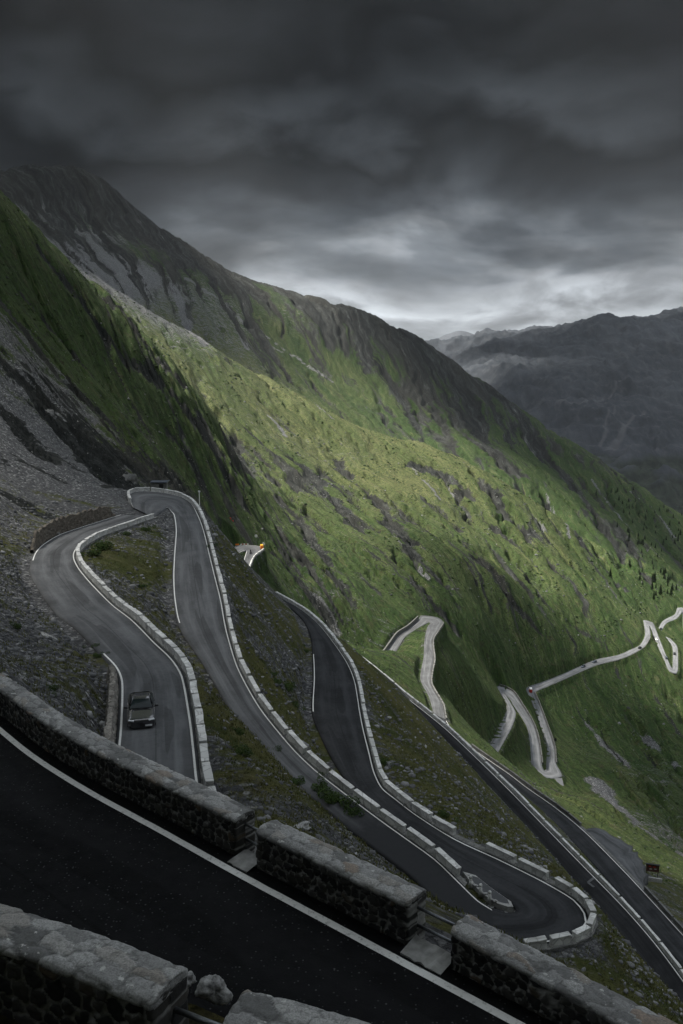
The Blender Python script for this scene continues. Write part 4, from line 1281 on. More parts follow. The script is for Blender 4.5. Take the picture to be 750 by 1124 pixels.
sA, sB, sC, sD = s_of_px(254), s_of_px(282), s_of_px(454), s_of_px(503)
s0 = max(0.0, s_of_px(0) - 9)
rubble(cut(FOOT, LF, s0, sA), 0.86, 0.56, 1, 'long curving rubble wall with pale coping along the near road, left of the first gap', seed=1)
rubble(cut(FOOT, LF, sB, sC), 0.86, 0.56, 1, 'rubble wall with pale coping on the near road between the two railed gaps', seed=2)
w3 = cut(FOOT, LF, sD, min(LF[-1], sD + 13)); w3[:, 2] -= 0.10 + 0.055 * cumlen(w3)
rubble(w3, 0.86, 0.56, 1, 'rubble wall with pale coping at the right end of the near road', seed=3)


def railing(p0, p1, zs, r, label, posts=False):
    t = empty('pipe_railing', (p0 + p1) / 2)
    tag(t, label, 'railing', None)
    c = (p0 + p1) / 2
    for z in zs:
        bm = bmesh.new()
        d = (p1 - p0)
        add_tube(bm, p0 - c - d / np.linalg.norm(d) * 0.12 + np.array((0, 0, z)), p1 - c + d / np.linalg.norm(d) * 0.12 + np.array((0, 0, z)), r, seg=14)
        bm_obj('pipe', bm, M['steel'], t, smooth=True)
    return t


def gap_fill(a, b, label_r, label_s):
    N0 = offset(FOOT, 0.30)
    p0 = np.array([np.interp(a, LF, N0[:, k]) for k in range(3)]); p1 = np.array([np.interp(b, LF, N0[:, k]) for k in range(3)])
    railing(p0, p1, (0.62, 0.26), 0.032, label_r)
    # concrete threshold slab
    c0 = cut(offset(FOOT, -0.30), LF, a + 0.04, b - 0.02, 0.1); c1 = cut(offset(FOOT, 0.22), LF, a + 0.04, b - 0.02, 0.1)
    n = min(len(c0), len(c1)); c0, c1 = c0[:n], c1[:n]
    rows = [c0 + np.array((0, 0, -.2)), c0 + np.array((0, 0, 0.03)), c1 + np.array((0, 0, 0.10)), c1 + np.array((0, 0, -0.3))]
    P = np.stack(rows, 1)
    P[:, 1:3, :] += RNG.normal(0, 0.012, P[:, 1:3].shape)
    o = grid_obj('threshold_slab', P, M['concrete'], smooth=False)
    tag(o, label_s, 'slab')


gap_fill(sA, sB, 'two grey pipes across the narrower left gap in the near wall', 'pale concrete slab at the foot of the left gap in the near wall')
gap_fill(sC, sD, 'two dark pipes across the wider right gap in the near wall', 'grey concrete slab at the foot of the right gap in the near wall')

# terrace on this side of the road with its own wall
ZT = -7.2
bk = np.array([at_z(x, y, ZT) for x, y in ((-90, 970), (0, 993), (105.6, 1025), (198, 1060), (268, 1086), (330, 1101), (405, 1124), (480, 1150), (600, 1200))])
ft = np.array([at_z(x, y, ZT) for x, y in ((0, 1034), (80, 1055), (172.8, 1082))])
wd = np.linalg.norm(ft[1] - bk[1]) * 0.9
bkc = catmull(bk, cuts=[12] * (len(bk) - 1))
for _ in range(6): bkc[1:-1] = bkc[1:-1] * .5 + .25 * (bkc[:-2] + bkc[2:])
TW = 0.62
front = offset(bkc, -TW)
front[:, 2] = ZT - 1.0
LT = cumlen(front)
fpx = np.array([project(p)[0] for p in front + np.array((0, 0, 1.0))])
g0 = np.interp(166, fpx, LT); g1 = np.interp(243, fpx, LT)
rubble(cut(front, LT, 0, g0), 1.0, TW, 1, 'heavy dark wall with pale lichened top at the bottom left corner', depth=0.8, scale=3.9, seed=6, res=0.03)
rubble(cut(front, LT, g1, LT[-1]), 1.0, TW, 1, 'rubble wall end with pale coping at the bottom edge of the picture', depth=0.8, scale=3.9, seed=8, res=0.03)
midp = offset(front, TW * 0.62)
q0 = np.array([np.interp(g0, LT, midp[:, k]) for k in range(3)]); q1 = np.array([np.interp(g1, LT, midp[:, k]) for k in range(3)])
q0[2] = q1[2] = ZT
railing(q0, q1, (-0.38, -0.72), 0.036, 'two black pipes across the gap in the wall at the bottom left')
kt = NT('mossy_ground')
mo = kt.noise(kt.geo(), 5.0, 6, 0.7)
mc = kt.ramp(kt.rng(mo, 0.3, 0.72), [(0, (0.012, 0.012, 0.008)), (0.45, (0.035, 0.032, 0.014)), (0.75, (0.07, 0.062, 0.02)), (1, (0.14, 0.13, 0.09))])
M['moss'] = kt.done(mc, 1.0, 0.1, kt.bump(mo, 1.0, 0.12))
far_e = offset(bkc, 0.55)
rows = [offset(bkc, 0.72) + np.array((0, 0, -4.6)), offset(bkc, 0.62) + np.array((0, 0, -1.3)), far_e + np.array((0, 0, -1.02))]
for o_ in (0.4, 0.2, 0, -0.2, -0.4, -0.7, -1.2, -2.0, -3.0):
    rows.append(offset(bkc, o_) + np.array((0, 0, -1.0)))
PTc = np.stack(rows, 1)
PTc[:, 2:, 2] += 0.09 * fbm(PTc[:, 2:, 0] * 2.2, PTc[:, 2:, 1] * 2.2, 4, 12)
tag(grid_obj('terrace_ground', PTc, M['moss']), kind='structure')

# stones lying in that gap
def stone(name, r, seed, mat, sq=(1, 0.8, 0.7)):
    bm = bmesh.new()
    bmesh.ops.create_icosphere(bm, subdivisions=4 if r > .12 else 3, radius=1.0)
    for v in bm.verts:
        n = v.co.normalized()
        d = (0.30 if r > .3 else 0.13) * mnoise.fractal(n * 1.3 + Vector((seed * 3.7, 0, 0)), 1.0, 2.0, 5) + 0.1 * abs(mnoise.noise(n * 3 + Vector((0, seed, 0))))
        # flat facets
        for pl in range(9):
            rr = random.Random(seed * 31 + pl)
            ax = Vector((rr.gauss(0, 1), rr.gauss(0, 1), rr.gauss(0, 1))).normalized()
            k = n.dot(ax) - 0.58
            if k > 0: d -= k * 0.75
        v.co = Vector((n.x * sq[0], n.y * sq[1], n.z * sq[2])) * r * (1 + d)
    return bm_obj(name, bm, mat, smooth=True)


km = NT('lichened_boulder')
n_a = km.noise(km.obj(), 9, 6, 0.7); n_b = km.noise(km.obj(), 3, 4, 0.6)
c_ = km.ramp(km.rng(n_a, 0.3, 0.72), [(0, (0.05, 0.05, 0.05)), (0.4, (0.24, 0.24, 0.235)), (1, (0.5, 0.5, 0.49))])
c_ = km.mix(km.rng(n_b, 0.5, 0.7, 0, 0.5), c_, (0.12, 0.12, 0.10))
M['boulder'] = km.done(c_, 0.95, 0.1, km.bump(n_a, 0.7, 0.04))
for (px, py, r, lab, sq) in ((205, 1080, 0.16, 'small pale stone next to the wall end in the bottom left gap', (1, .8, .8)), (236, 1094, 0.24, 'rounded pale stone in the middle of the bottom left gap', (1, .8, .75))):
    p = at_z(px, py, ZT - 0.95)
    o = stone('boulder', r, int(px), M['boulder'], sq)
    o.location = p + np.array((0, 0, r * .35))
    tag(o, lab, 'stone', None)
for (px, py, r, lab, sq) in ((330, 907, 0.75, 'long pale slab lying on the grey scree above the first wall gap', (1.3, .7, .35)), (62, 588, 0.9, 'dark boulder at the edge of the scree by the left bend', (1, .9, .7)), (112, 797, 0.55, 'pale boulder on the bank left of the car', (1, .8, .7)),
                         (55, 700, .7, 'big grey stone in the scree above the nearest wall', (1.2, .8, .6)), (57, 455, 2.6, 'large grey rock sticking out of the left slope', (1, 1, .9)), (143, 527, 2.6, 'dark rock knob above the upper hairpin', (1.4, 1, 1)), (448, 886, .8, 'pale stone in the dark grass below the big hairpin road', (1, .8, .6))):
    p = hit(px, py)
    if p is None: continue
    o = stone('boulder', r, int(px), M['boulder'] if r < 2 and 'dark' not in lab else M['block_dark'], sq)
    o.location = p + np.array((0, 0, -r * (0.05 if r < 2 else .35))); o.rotation_euler = (random.uniform(-.3, .3), random.uniform(-.3, .3), random.uniform(0, 6))
    tag(o, lab, 'boulder', None)
# ------------------------------------------------------------------ vehicles
kp = NT('dark_metallic_paint')
kp.done((0.040, 0.040, 0.044), 0.22, 0.5, metal=0.1)
kp.bsdf.inputs['Coat Weight'].default_value = 1.0
kp.bsdf.inputs['Coat Roughness'].default_value = 0.06
M['paint_dark'] = kp.m
M['glass'] = NT('tinted_glass').done((0.010, 0.016, 0.018), 0.15, 0.15)
M['black'] = simple_mat('black_trim', (0.008, 0.008, 0.009), 0.5, 0.4)
M['tyre'] = simple_mat('tyre_rubber', (0.012, 0.012, 0.012), 0.85, 0.2)
M['alloy'] = simple_mat('alloy_rim', (0.35, 0.35, 0.36), 0.35, 0.5, metal=0.8)
M['lamp'] = NT('headlamp_glass').done((0.75, 0.77, 0.8), 0.12, 0.6)
M['plate'] = simple_mat('number_plate', (0.65, 0.66, 0.68), 0.5, 0.3)
M['red'] = simple_mat('red_paint', (0.33, 0.02, 0.015), 0.4, 0.4)
M['white'] = simple_mat('white_paint', (0.75, 0.75, 0.74), 0.4, 0.4)
M['orange'] = simple_mat('orange_paint', (0.75, 0.20, 0.02), 0.45, 0.4)
M['yellow'] = simple_mat('yellow_paint', (0.75, 0.45, 0.03), 0.45, 0.4)
M['blue'] = simple_mat('blue_grey_paint', (0.06, 0.07, 0.09), 0.35, 0.5)
M['rust'] = simple_mat('rust_brown_board', (0.055, 0.028, 0.022), 0.8, 0.2, 0.5, 3)


def loft(rings, mat, name, parent, smooth=True):
    """rings of equal point count, each a closed loop; ends capped"""
    V = [p for r in rings for p in r]
    m = len(rings[0]); F = []
    for i in range(len(rings) - 1):
        for j in range(m):
            a = i * m + j; b = i * m + (j + 1) % m
            F.append((a, b, b + m, a + m))
    F.append(tuple(range(m - 1, -1, -1))); F.append(tuple(range((len(rings) - 1) * m, len(rings) * m)))
    return mesh_obj(name, V, F, mat, parent, smooth)


def patch(name, corners, mat, parent, lift, n=6, bulge=0.0):
    """curved four-sided pane between corners a b c d (a-b bottom, d-c top), slightly proud"""
    a, b, c, d = [Vector(x) for x in corners]
    nrm = (b - a).cross(d - a).normalized()
    if nrm.dot((a + b + c + d) / 4 - Vector((0, -.1, .6))) < 0: nrm = -nrm
    V = []; F = []
    for i in range(n + 1):
        for j in range(n + 1):
            u, v = i / n, j / n
            p = (a * (1 - u) + b * u) * (1 - v) + (d * (1 - u) + c * u) * v
            p += nrm * (lift + bulge * 16 * u * (1 - u) * v * (1 - v) * 0.25)
            V.append(p)
    for i in range(n):
        for j in range(n):
            k = i * (n + 1) + j
            F.append((k, k + n + 1, k + n + 2, k + 1))
    k0 = len(V)
    V += [v - nrm * 0.012 for v in V[:k0]]
    F += [tuple(x + k0 for x in f[::-1]) for f in F[:]]
    o = mesh_obj(name, V, F, mat, parent, True)
    return o


def sedan(label, paint, detail=True, name='car', cat='car', cab=1.0, group=None):
    t = empty(name)
    tag(t, label, cat, group)
    st = [(2.36, .52, .70, .24), (2.30, .78, .79, .20), (2.10, .885, .85, .18), (1.80, .925, .885, .18), (1.40, .935, .92, .18), (0.95, .938, .965, .18), (0.3, .93, .965, .19), (-.6, .93, .985, .19), (-1.35, .928, 1.01, .19), (-1.8, .905, 1.035, .20), (-2.1, .86, 1.03, .24), (-2.27, .78, .95, .30), (-2.32, .6, .82, .36)]
    rings = []
    for (y, w, zt, zb) in st:
        mid = zb + (zt - zb) * .55
        half = [(0, zt + .015), (w * .42, zt + .012), (w * .68, zt + .0), (w * .86, zt - .03), (w * .965, zt - .10), (w, mid), (w * .985, zb + .16), (w * .93, zb + .02), (w * .5, zb)]
        ring = [(x, y, z) for x, z in half] + [(-x, y, z) for x, z in half[::-1] if x > 0]
        rings.append(ring)
    bo = loft(rings, paint, 'body', t)
    # cabin shell: base ring, shoulder, roof
    zc = 1.0
    def cabring(yf, yr, w, z, k):
        pts = []
        for (fx, fy) in ((.0, 0), (.55, .02), (.92, .14), (1, .34), (1, .6), (.95, .86), (.6, .985), (0, 1)):
            pts.append((w * fx, yf + (yr - yf) * fy, z))
        return pts + [(-x, y, zz) for x, y, zz in pts[::-1] if x > 0]
    cabr = [cabring(1.08, -1.92, .845, .93, 0), cabring(.95, -1.72, .82, 1.03, 0), cabring(.14, -1.15, .63, 1.37 * cab, 0), cabring(-.08, -.98, .56, 1.42 * cab, 0), cabring(-.25, -.8, .42, 1.44 * cab, 0)]
    ro = loft(cabr, paint, 'roof', t)
    for q_ in (bo, ro):
        sm_ = q_.modifiers.new('sub', 'SUBSURF'); sm_.levels = 1; sm_.render_levels = 2 if detail else 1
    def pane(nm, q, bulge=0.03, lift=0.02): return patch(nm, q, M['glass'], t, lift, 5, bulge)
    zt = 1.37 * cab
    pane('windscreen', [(-.74, .90, 1.03), (.74, .90, 1.03), (.54, .15, zt), (-.54, .15, zt)], .12, .04)
    pane('rear_window', [(.66, -1.78, 1.05), (-.66, -1.78, 1.05), (-.52, -1.17, zt), (.52, -1.17, zt)], .08, .02)
    for sg in (1, -1):
        q = [(sg * .84, .66, 1.03), (sg * .84, -1.40, 1.04), (sg * .65, -.88, zt - .01), (sg * .64, -.02, zt - .01)]
        if sg > 0: q = [q[0], q[1], q[2], q[3]]
        else: q = [q[1], q[0], q[3], q[2]]
        a, b, c, d = [Vector(x) for x in q]
        o = pane('side_window', q, .02, .012)
    for (y, sg) in ((1.42, 1), (1.42, -1), (-1.38, 1), (-1.38, -1)):
        bm = bmesh.new()
        prof = [(.335, -.10), (.345, -.07), (.345, .07), (.335, .10), (.22, .11), (.22, -.11)]
        vs = []
        for k in range(24):
            a_ = 2 * math.pi * k / 24
            vs.append([bm.verts.new((sg * .82 + x, y + r * math.cos(a_), .345 + r * math.sin(a_))) for r, x in prof])
        for k in range(24):
            for j in range(6):
                bm.faces.new((vs[k][j], vs[(k + 1) % 24][j], vs[(k + 1) % 24][(j + 1) % 6], vs[k][(j + 1) % 6]))
        bmesh.ops.recalc_face_normals(bm, faces=bm.faces)
        w = bm_obj('wheel', bm, M['tyre'], t, True)
        if detail:
            bm = bmesh.new()
            for k in range(5):
                a_ = 2 * math.pi * k / 5
                add_tube(bm, (sg * .90, y, .345), (sg * .90, y + .22 * math.cos(a_), .345 + .22 * math.sin(a_)), .03, .04, 6)
            add_tube(bm, (sg * .86, y, .345), (sg * .92, y, .345), .06, seg=10)
            bm_obj('rim', bm, M['alloy'], w, True)
    if detail:
        for sg in (1, -1):
            q = [(sg * .30, 2.285, .585), (sg * .76, 2.16, .60), (sg * .84, 1.98, .74), (sg * .40, 2.20, .695)]
            if sg > 0: q = [q[1], q[0], q[3], q[2]]
            bm = bmesh.new(); add_box(bm, (sg * .64, 2.20, .735), (.40, .17, .10), rot=Matrix.Rotation(-sg * .38, 3, 'Z') if False else None, bevel=.035)
            bmesh.ops.rotate(bm, cent=(sg * .64, 2.20, .735), matrix=Matrix.Rotation(-sg * .42, 3, 'Z'), verts=bm.verts)
            bm_obj('headlight', bm, M['lamp'], t, True)
            # mirrors
            bm = bmesh.new()
            vv = add_box(bm, (sg * 1.02, .62, 1.05), (.24, .12, .15), bevel=.045)
            add_box(bm, (sg * .89, .64, .99), (.14, .05, .05))
            bm_obj('wing_mirror', bm, paint, t, True)
            # lower intakes
            q = [(sg * .34, 2.30, .30), (sg * .78, 2.20, .32), (sg * .76, 2.22, .45), (sg * .36, 2.315, .45)]
            if sg > 0: q = [q[1], q[0], q[3], q[2]]
            patch('air_intake', q, M['black'], t, .02, 3)
            # tail lamps and bonnet creases
            q = [(sg * .76, -2.14, .78), (sg * .40, -2.26, .78), (sg * .40, -2.24, .87), (sg * .74, -2.13, .89)]
            if sg < 0: q = [q[1], q[0], q[3], q[2]]
            patch('tail_light', q, M['red'], t, .0, 3)
            bm = bmesh.new()
            add_tube(bm, (sg * .50, .98, .952), (sg * .30, 2.10, .762), .014, .02, 6)
            bm_obj('bonnet_crease', bm, paint, t, True)
            bm = bmesh.new()
            for yy in (.18, -.82):
                add_box(bm, (sg * .94, yy, .86), (.03, .2, .03), bevel=.01)
            bm_obj('door_handle', bm, paint, t, True)
        # shield grille, plate, wipers
        V = [(0, 2.36, .28), (.19, 2.36, .52), (.20, 2.345, .68), (0, 2.345, .73), (-.20, 2.345, .68), (-.19, 2.36, .52)]
        V += [(x, y - .05, z) for x, y, z in V]
        F = [(0, 1, 2, 3, 4, 5), (11, 10, 9, 8, 7, 6)] + [(i, i + 6, (i + 1) % 6 + 6, (i + 1) % 6) for i in range(6)]
        mesh_obj('grille', V, F, M['black'], t)
        bm = bmesh.new(); add_box(bm, (-.46, 2.345, .40), (.44, .03, .11), bevel=.008)
        bm_obj('number_plate', bm, M['plate'], t)
        bm = bmesh.new(); add_tube(bm, (.45, .90, 1.02), (-.1, .84, 1.05), .012, seg=6); add_tube(bm, (-.15, .90, 1.02), (-.6, .82, 1.06), .012, seg=6)
        bm_obj('wiper', bm, M['black'], t)
        bm = bmesh.new(); add_box(bm, (0, -.95, 1.465), (.05, .14, .06), bevel=.015)
        bm_obj('roof_antenna', bm, M['black'], t)
    return t


car = sedan('dark grey sedan driving up the grey road towards the near wall', M['paint_dark'])
cpos = at_z(155.5, 786, -24.86)
i_c = int(np.argmin([np.linalg.norm(p[:2] - cpos[:2]) for p in r2['E']]))
tdir = r2['E'][i_c - 2] - r2['E'][i_c + 2]
frac = np.linalg.norm(cpos[:2] - r2['E'][i_c][:2]) / np.linalg.norm(r2['I'][i_c] - r2['E'][i_c])
car.location = (cpos[0], cpos[1], r2['E'][i_c][2] + 0.05 * (1 - (2 * frac - 1) ** 2) + 0.004)
car.rotation_euler = (0, 0, math.atan2(tdir[1], tdir[0]) - math.pi / 2)  # nose towards the near wall


def on_road(nm, px, py):
    RR = ROADS[nm]
    C = 0.5 * (RR['E'] + RR['I'])
    q = np.array([project(p) for p in C])
    i = int(np.argmin((q[:, 0] - px) ** 2 + (q[:, 1] - py) ** 2))
    i = min(max(i, 1), len(C) - 2)
    d = C[i + 1] - C[i - 1]
    return C[i] + np.array((0, 0, 0.06)), math.atan2(d[1], d[0]) - math.pi / 2, RR['E'][i] - RR['I'][i]


for (nm, px, py, paint, lab, flip) in (('road7', 639.6, 732, M['blue'], 'small dark car in the middle of the long bleached road at right', 1), ('road7', 652, 727, M['blue'], 'small dark car just right of another on the long bleached road', 1),
                                  ('road7', 701, 710, M['black'], 'small black car where the bleached road starts to turn', 0), ('road7', 722, 703, M['white'], 'small white car on the descending road leg at the far right', 0),
                                  ('road7', 730, 722, M['blue'], 'small dark car below the white one at the far right', 1), ('road7', 741, 719, M['black'], 'tiny dark car on the last road leg at the far right edge', 1), ('road8', 724.5, 690, M['black'], 'tiny black car at the low end of the farthest road piece', 0)):
    p, rz, sd = on_road(nm, px, py)
    c_ = sedan(lab, paint, detail=False, group='tiny cars on the distant hairpins')
    c_.location = p + sd / np.linalg.norm(sd) * 0.9 * (1 if flip else -1)
    c_.rotation_euler = (0, 0, rz + (math.pi if flip else 0))


def van(label, low, top):
    t = empty('van'); tag(t, label, 'van')
    rings = []
    for (y, zt, w) in ((2.4, .95, .85), (2.3, 1.05, .93), (1.5, 1.2, .97), (.9, 2.0, .92), (.6, 2.2, .93), (-2.3, 2.25, .93), (-2.45, 2.1, .9)):
        half = [(0, zt), (w * .8, zt), (w * .97, zt - .12), (w, .9), (w, .4), (w * .9, .3)]
        rings.append([(x, y, z) for x, z in half] + [(-x, y, z) for x, z in half[::-1] if x > 0])
    loft(rings, low, 'body', t, False)
    bm = bmesh.new(); add_box(bm, (0, -.7, 2.42), (1.6, 3.0, .45), bevel=.1)
    bm_obj('roof_load', bm, top, t)
    patch('windscreen', [(-.8, 1.42, 1.28), (.8, 1.42, 1.28), (.74, .92, 1.92), (-.74, .92, 1.92)], M['glass'], t, .03, 3)
    for (y, sg) in ((1.5, 1), (1.5, -1), (-1.5, 1), (-1.5, -1)):
        bm = bmesh.new(); add_tube(bm, (sg * .75, y, .36), (sg * .99, y, .36), .36, seg=16)
        bm_obj('wheel', bm, M['tyre'], t)
    return t


v_ = van('small yellow topped orange van parked on the outside of the rocky bend', M['orange'], M['yellow'])
pv, rv, sv = on_road('road_upper_bend', 286, 602)
v_.location = at_z(287.5, 602.2, pv[2]); v_.rotation_euler = (0, 0, .15); v_.scale = (.68, .68, .68)
v_ = van('small red and white camper van turning the corner of the bleached road', M['red'], M['white'])
pv, rv, sv = on_road('road7', 582.5, 759.5)
v_.location = pv; v_.rotation_euler = (0, 0, rv)


# motorbike and rider at the rocky bend
def skin_person(name, joints, edges, mat, label, loc, rz):
    me = bpy.data.meshes.new(name)
    me.from_pydata([j[0] for j in joints], edges, [])
    o = bpy.data.objects.new(name, me); COL.objects.link(o)
    o.modifiers.new('skin', 'SKIN'); o.modifiers.new('sub', 'SUBSURF').levels = 1
    o.modifiers['sub'].render_levels = 2
    for v, j in zip(me.skin_vertices[0].data, joints):
        v.radius = (j[1], j[1])
    me.skin_vertices[0].data[0].use_root = True
    me.materials.append(mat)
    o.location = loc; o.rotation_euler = (0, 0, rz)
    tag(o, label, 'person')
    return o


pm, rm, sm = on_road('road_upper_bend', 275, 606.5)
pm = at_z(275.2, 607.5, pm[2])
bike = empty('motorbike', pm, rm); tag(bike, 'tiny dark motorbike on the inside of the rocky bend', 'motorbike')
for y in (.72, -.72):
    bm = bmesh.new(); add_tube(bm, (-.07, y, .32), (.07, y, .32), .32, seg=18); bm_obj('wheel', bm, M['tyre'], bike)
bm = bmesh.new(); add_box(bm, (0, .05, .55), (.3, 1.0, .35), bevel=.08); add_box(bm, (0, .3, .85), (.34, .5, .25), bevel=.08); bm_obj('frame', bm, M['black'], bike)
bm = bmesh.new(); add_box(bm, (0, -.3, .82), (.3, .7, .12), bevel=.04); bm_obj('seat', bm, M['tyre'], bike)
bm = bmesh.new(); add_tube(bm, (-.4, .5, 1.05), (.4, .5, 1.05), .025, seg=8); add_tube(bm, (0, .5, 1.05), (0, .72, .32), .03, seg=8); bm_obj('handlebar', bm, M['steel'], bike)
J = [((0, -.2, .95), .15), ((0, -.12, 1.2), .17), ((0, 0, 1.42), .18), ((0, .05, 1.56), .07), ((0, .08, 1.72), .13),
     ((.2, 0, 1.42), .07), ((.34, .22, 1.22), .055), ((.38, .46, 1.1), .045), ((-.2, 0, 1.42), .07), ((-.34, .22, 1.22), .055), ((-.38, .46, 1.1), .045),
     ((.14, -.15, .92), .1), ((.24, .25, .85), .085), ((.24, .05, .42), .065), ((.24, .2, .36), .05), ((-.14, -.15, .92), .1), ((-.24, .25, .85), .085), ((-.24, .05, .42), .065), ((-.24, .2, .36), .05)]
skin_person('person', J, [(0, 1), (1, 2), (2, 3), (3, 4), (2, 5), (5, 6), (6, 7), (2, 8), (8, 9), (9, 10), (0, 11), (11, 12), (12, 13), (13, 14), (0, 15), (15, 16), (16, 17), (17, 18)], M['black'], 'rider in black sitting on the motorbike at the rocky bend', pm, rm)

# barrier boards, signs, posts at that bend
def board(name, px, py, z, w, h, mats, label, cat, face=0.0, post=0.6, loc=None, nseg=1):
    p = at_z(px, py, z) if loc is None else loc
    t = empty(name, p, face); tag(t, label, cat)
    for k in range(nseg):
        bm = bmesh.new(); add_box(bm, (-w / 2 + w * (k + .5) / nseg, 0, post + h / 2), (w / nseg, .06, h), bevel=.015)
        bm_obj('panel', bm, mats[k % len(mats)], t)
    for sx in ((-1, 1) if w > 1 else (0,)):
        bm = bmesh.new(); add_tube(bm, (sx * w * .4, .06, -.6), (sx * w * .4, .06, post + h * .8), .05, seg=8)
        bm_obj('post', bm, M['steel'], t)
    return t


board('barrier', 260.5, 599, -84.4, 1.6, .6, [M['orange'], M['yellow']], 'orange roadworks barrier at the left of the rocky bend', 'barrier', .1, .2)
board('barrier', 268.5, 598.6, -84.6, 3.4, .4, [M['white'], M['red']], 'striped white and red barrier right of the orange one', 'barrier', 0.05, .3, nseg=5)


def disc_sign(px, py, D, r, label, h=2.0):
    p = at_d(px, py, D)
    t = empty('road_sign', p - np.array((0, 0, h))); tag(t, label, 'sign')
    bm = bmesh.new(); add_tube(bm, (0, -.04, h), (0, .04, h), r, seg=20); bm_obj('panel', bm, M['white'], t)
    bm = bmesh.new(); add_tube(bm, (0, .09, -1.6), (0, .09, h + r * .7), .05, seg=8); bm_obj('post', bm, M['steel'], t)


disc_sign(281.2, 588.3, 396, .62, 'white round panel on the dark rock above the rocky bend', 2.6)
disc_sign(289.5, 597.0, 392, .62, 'white round sign directly above the orange van', 2.6)
for (px, py, lab) in ((253, 570, 'left of two small red markers on the dark cliff beside the second road'), (255.6, 572.6, 'right and lower of two small red markers on the dark cliff')):
    p = hit(px, py)
    if p is not None:
        t = empty('marker', p); tag(t, lab, 'marker')
        bm = bmesh.new(); add_box(bm, (0, 0, .3), (.75, .3, .75), bevel=.1); bm_obj('panel', bm, M['red'], t)
        bm = bmesh.new(); add_tube(bm, (0, .3, -1), (0, .1, .3), .06, seg=6); bm_obj('post', bm, M['steel'], t)
# white reflector post and little grey hut by the upper hairpin
pp = at_z(219, 548.5, -29.0)
t = empty('marker_post', pp); tag(t, 'white marker post standing outside the upper hairpin parapet', 'post')
bm = bmesh.new(); add_tube(bm, (0, 0, -2), (0, 0, 1.5), .08, .07, 8); bm_obj('post', bm, M['white'], t)
bm = bmesh.new(); add_box(bm, (0, 0, 1.6), (.4, .1, .3), bevel=.03); bm_obj('reflector', bm, M['plate'], t)
hp = at_z(173, 538, -29.2)
hut = empty('hut', hp + np.array((0, 2.5, 0))); tag(hut, 'little grey hut behind the parapet at the top of the upper hairpin', 'hut')
bm = bmesh.new(); add_box(bm, (0, 0, -.2), (3.0, 2.2, 3.0), bevel=.03); bm_obj('wall', bm, M['retain'], hut)
bm = bmesh.new(); add_box(bm, (0, 0, 1.38), (3.5, 2.7, .2), bevel=.04); bm_obj('roof', bm, M['blue'], hut)
bm = bmesh.new(); add_box(bm, (.5, -1.12, .4), (.8, .08, 1.3)); bm_obj('door', bm, M['black'], hut)

# dark notice board by the lay-by
nb_p = at_z(716, 962, -110.2)
t = empty('notice_board', nb_p, -0.25); tag(t, 'dark notice board on posts beside the lay-by at right', 'sign')
bm = bmesh.new(); add_box(bm, (0, 0, 1.9), (2.6, .14, 1.6), bevel=.03); bm_obj('panel', bm, M['rust'], t)
bm = bmesh.new(); add_box(bm, (0, 0, 2.78), (2.9, .5, .12), bevel=.02); bm_obj('roof', bm, M['black'], t)
for sx in (-1, 1):
    bm = bmesh.new(); add_tube(bm, (sx * 1.1, .1, -1.2), (sx * 1.1, .1, 2.7), .08, seg=8); bm_obj('post', bm, M['black'], t)
for (sx, sz) in ((-.6, 2.3), (.3, 2.25), (.5, 1.8), (-.4, 1.7)):
    bm = bmesh.new(); add_box(bm, (sx, -.085, sz), (.5, .03, .22), bevel=.005); bm_obj('notice', bm, M['red'] if sz > 2 else M['concrete'], t)
bm = bmesh.new(); add_box(bm, (.2, -.5, -.3), (3.0, .4, .9), bevel=.05)
o = bm_obj('stone_bench', bm, M['concrete']); o.location = nb_p + np.array((0.2, -.2, 0)); o.rotation_euler = (0, 0, -.25)
tag(o, 'pale low stone block below the dark notice board', 'bench')
# small sign posts on the low legs
t = empty('road_sign', at_z(609.5, 817, -208), 0.2); tag(t, 'small dark sign on a post beside the lowest bleached leg', 'sign')
bm = bmesh.new(); add_box(bm, (0, 0, 2.6), (1.3, .1, 1.7), bevel=.02); bm_obj('panel', bm, M['black'], t)
bm = bmesh.new(); add_tube(bm, (0, .1, -1), (0, .1, 2.6), .08, seg=8); bm_obj('post', bm, M['steel'], t)
# arrow mark on the diagonal road
ar = [np.array(at_z(x, y, -100.2)) for x, y in ((652, 964), (645.5, 969), (652, 974))]
V = []; F = []
for a_, b_ in ((0, 1), (1, 2)):
    d = ar[b_] - ar[a_]; n_ = np.array((-d[1], d[0], 0)); n_ /= np.linalg.norm(n_); k = len(V)
    V += [ar[a_] + n_ * .25, ar[a_] - n_ * .25, ar[b_] - n_ * .25, ar[b_] + n_ * .25]; F.append((k, k + 1, k + 2, k + 3))
V = [v + np.array((0, 0, .09)) for v in V]
o = mesh_obj('arrow_marking', V, F, M['asph_light'], road5); o['kind'] = 'structure'

# island in the big hairpin: kerb, gravel, three bollards
isl = [(508, 958), (519, 972), (532, 984), (546, 993), (557, 996.5), (563.5, 997), (561, 991), (550, 983.5), (538, 975), (522, 962)]
ip = [at_z(x, y, -43.9) for x, y in isl]
cc = sum(ip) / len(ip)
V = [tuple(p + np.array((0, 0, .12))) for p in ip] + [tuple(p - np.array((0, 0, .4))) for p in ip] + [tuple(p * .82 + cc * .18 + np.array((0, 0, .17))) for p in ip] + [tuple(cc + np.array((0, 0, .22)))]
n = len(ip)
F = [(i, (i + 1) % n, (i + 1) % n + n, i + n) for i in range(n)] + [(i, i + 2 * n, (i + 1) % n + 2 * n, (i + 1) % n) for i in range(n)] + [(i + 2 * n, 3 * n, (i + 1) % n + 2 * n) for i in range(n)]
isle = mesh_obj('traffic_island', V, F, None, None, mats=[M['concrete'], M['asph_mid']], fmat=[0] * (2 * n) + [1] * n)
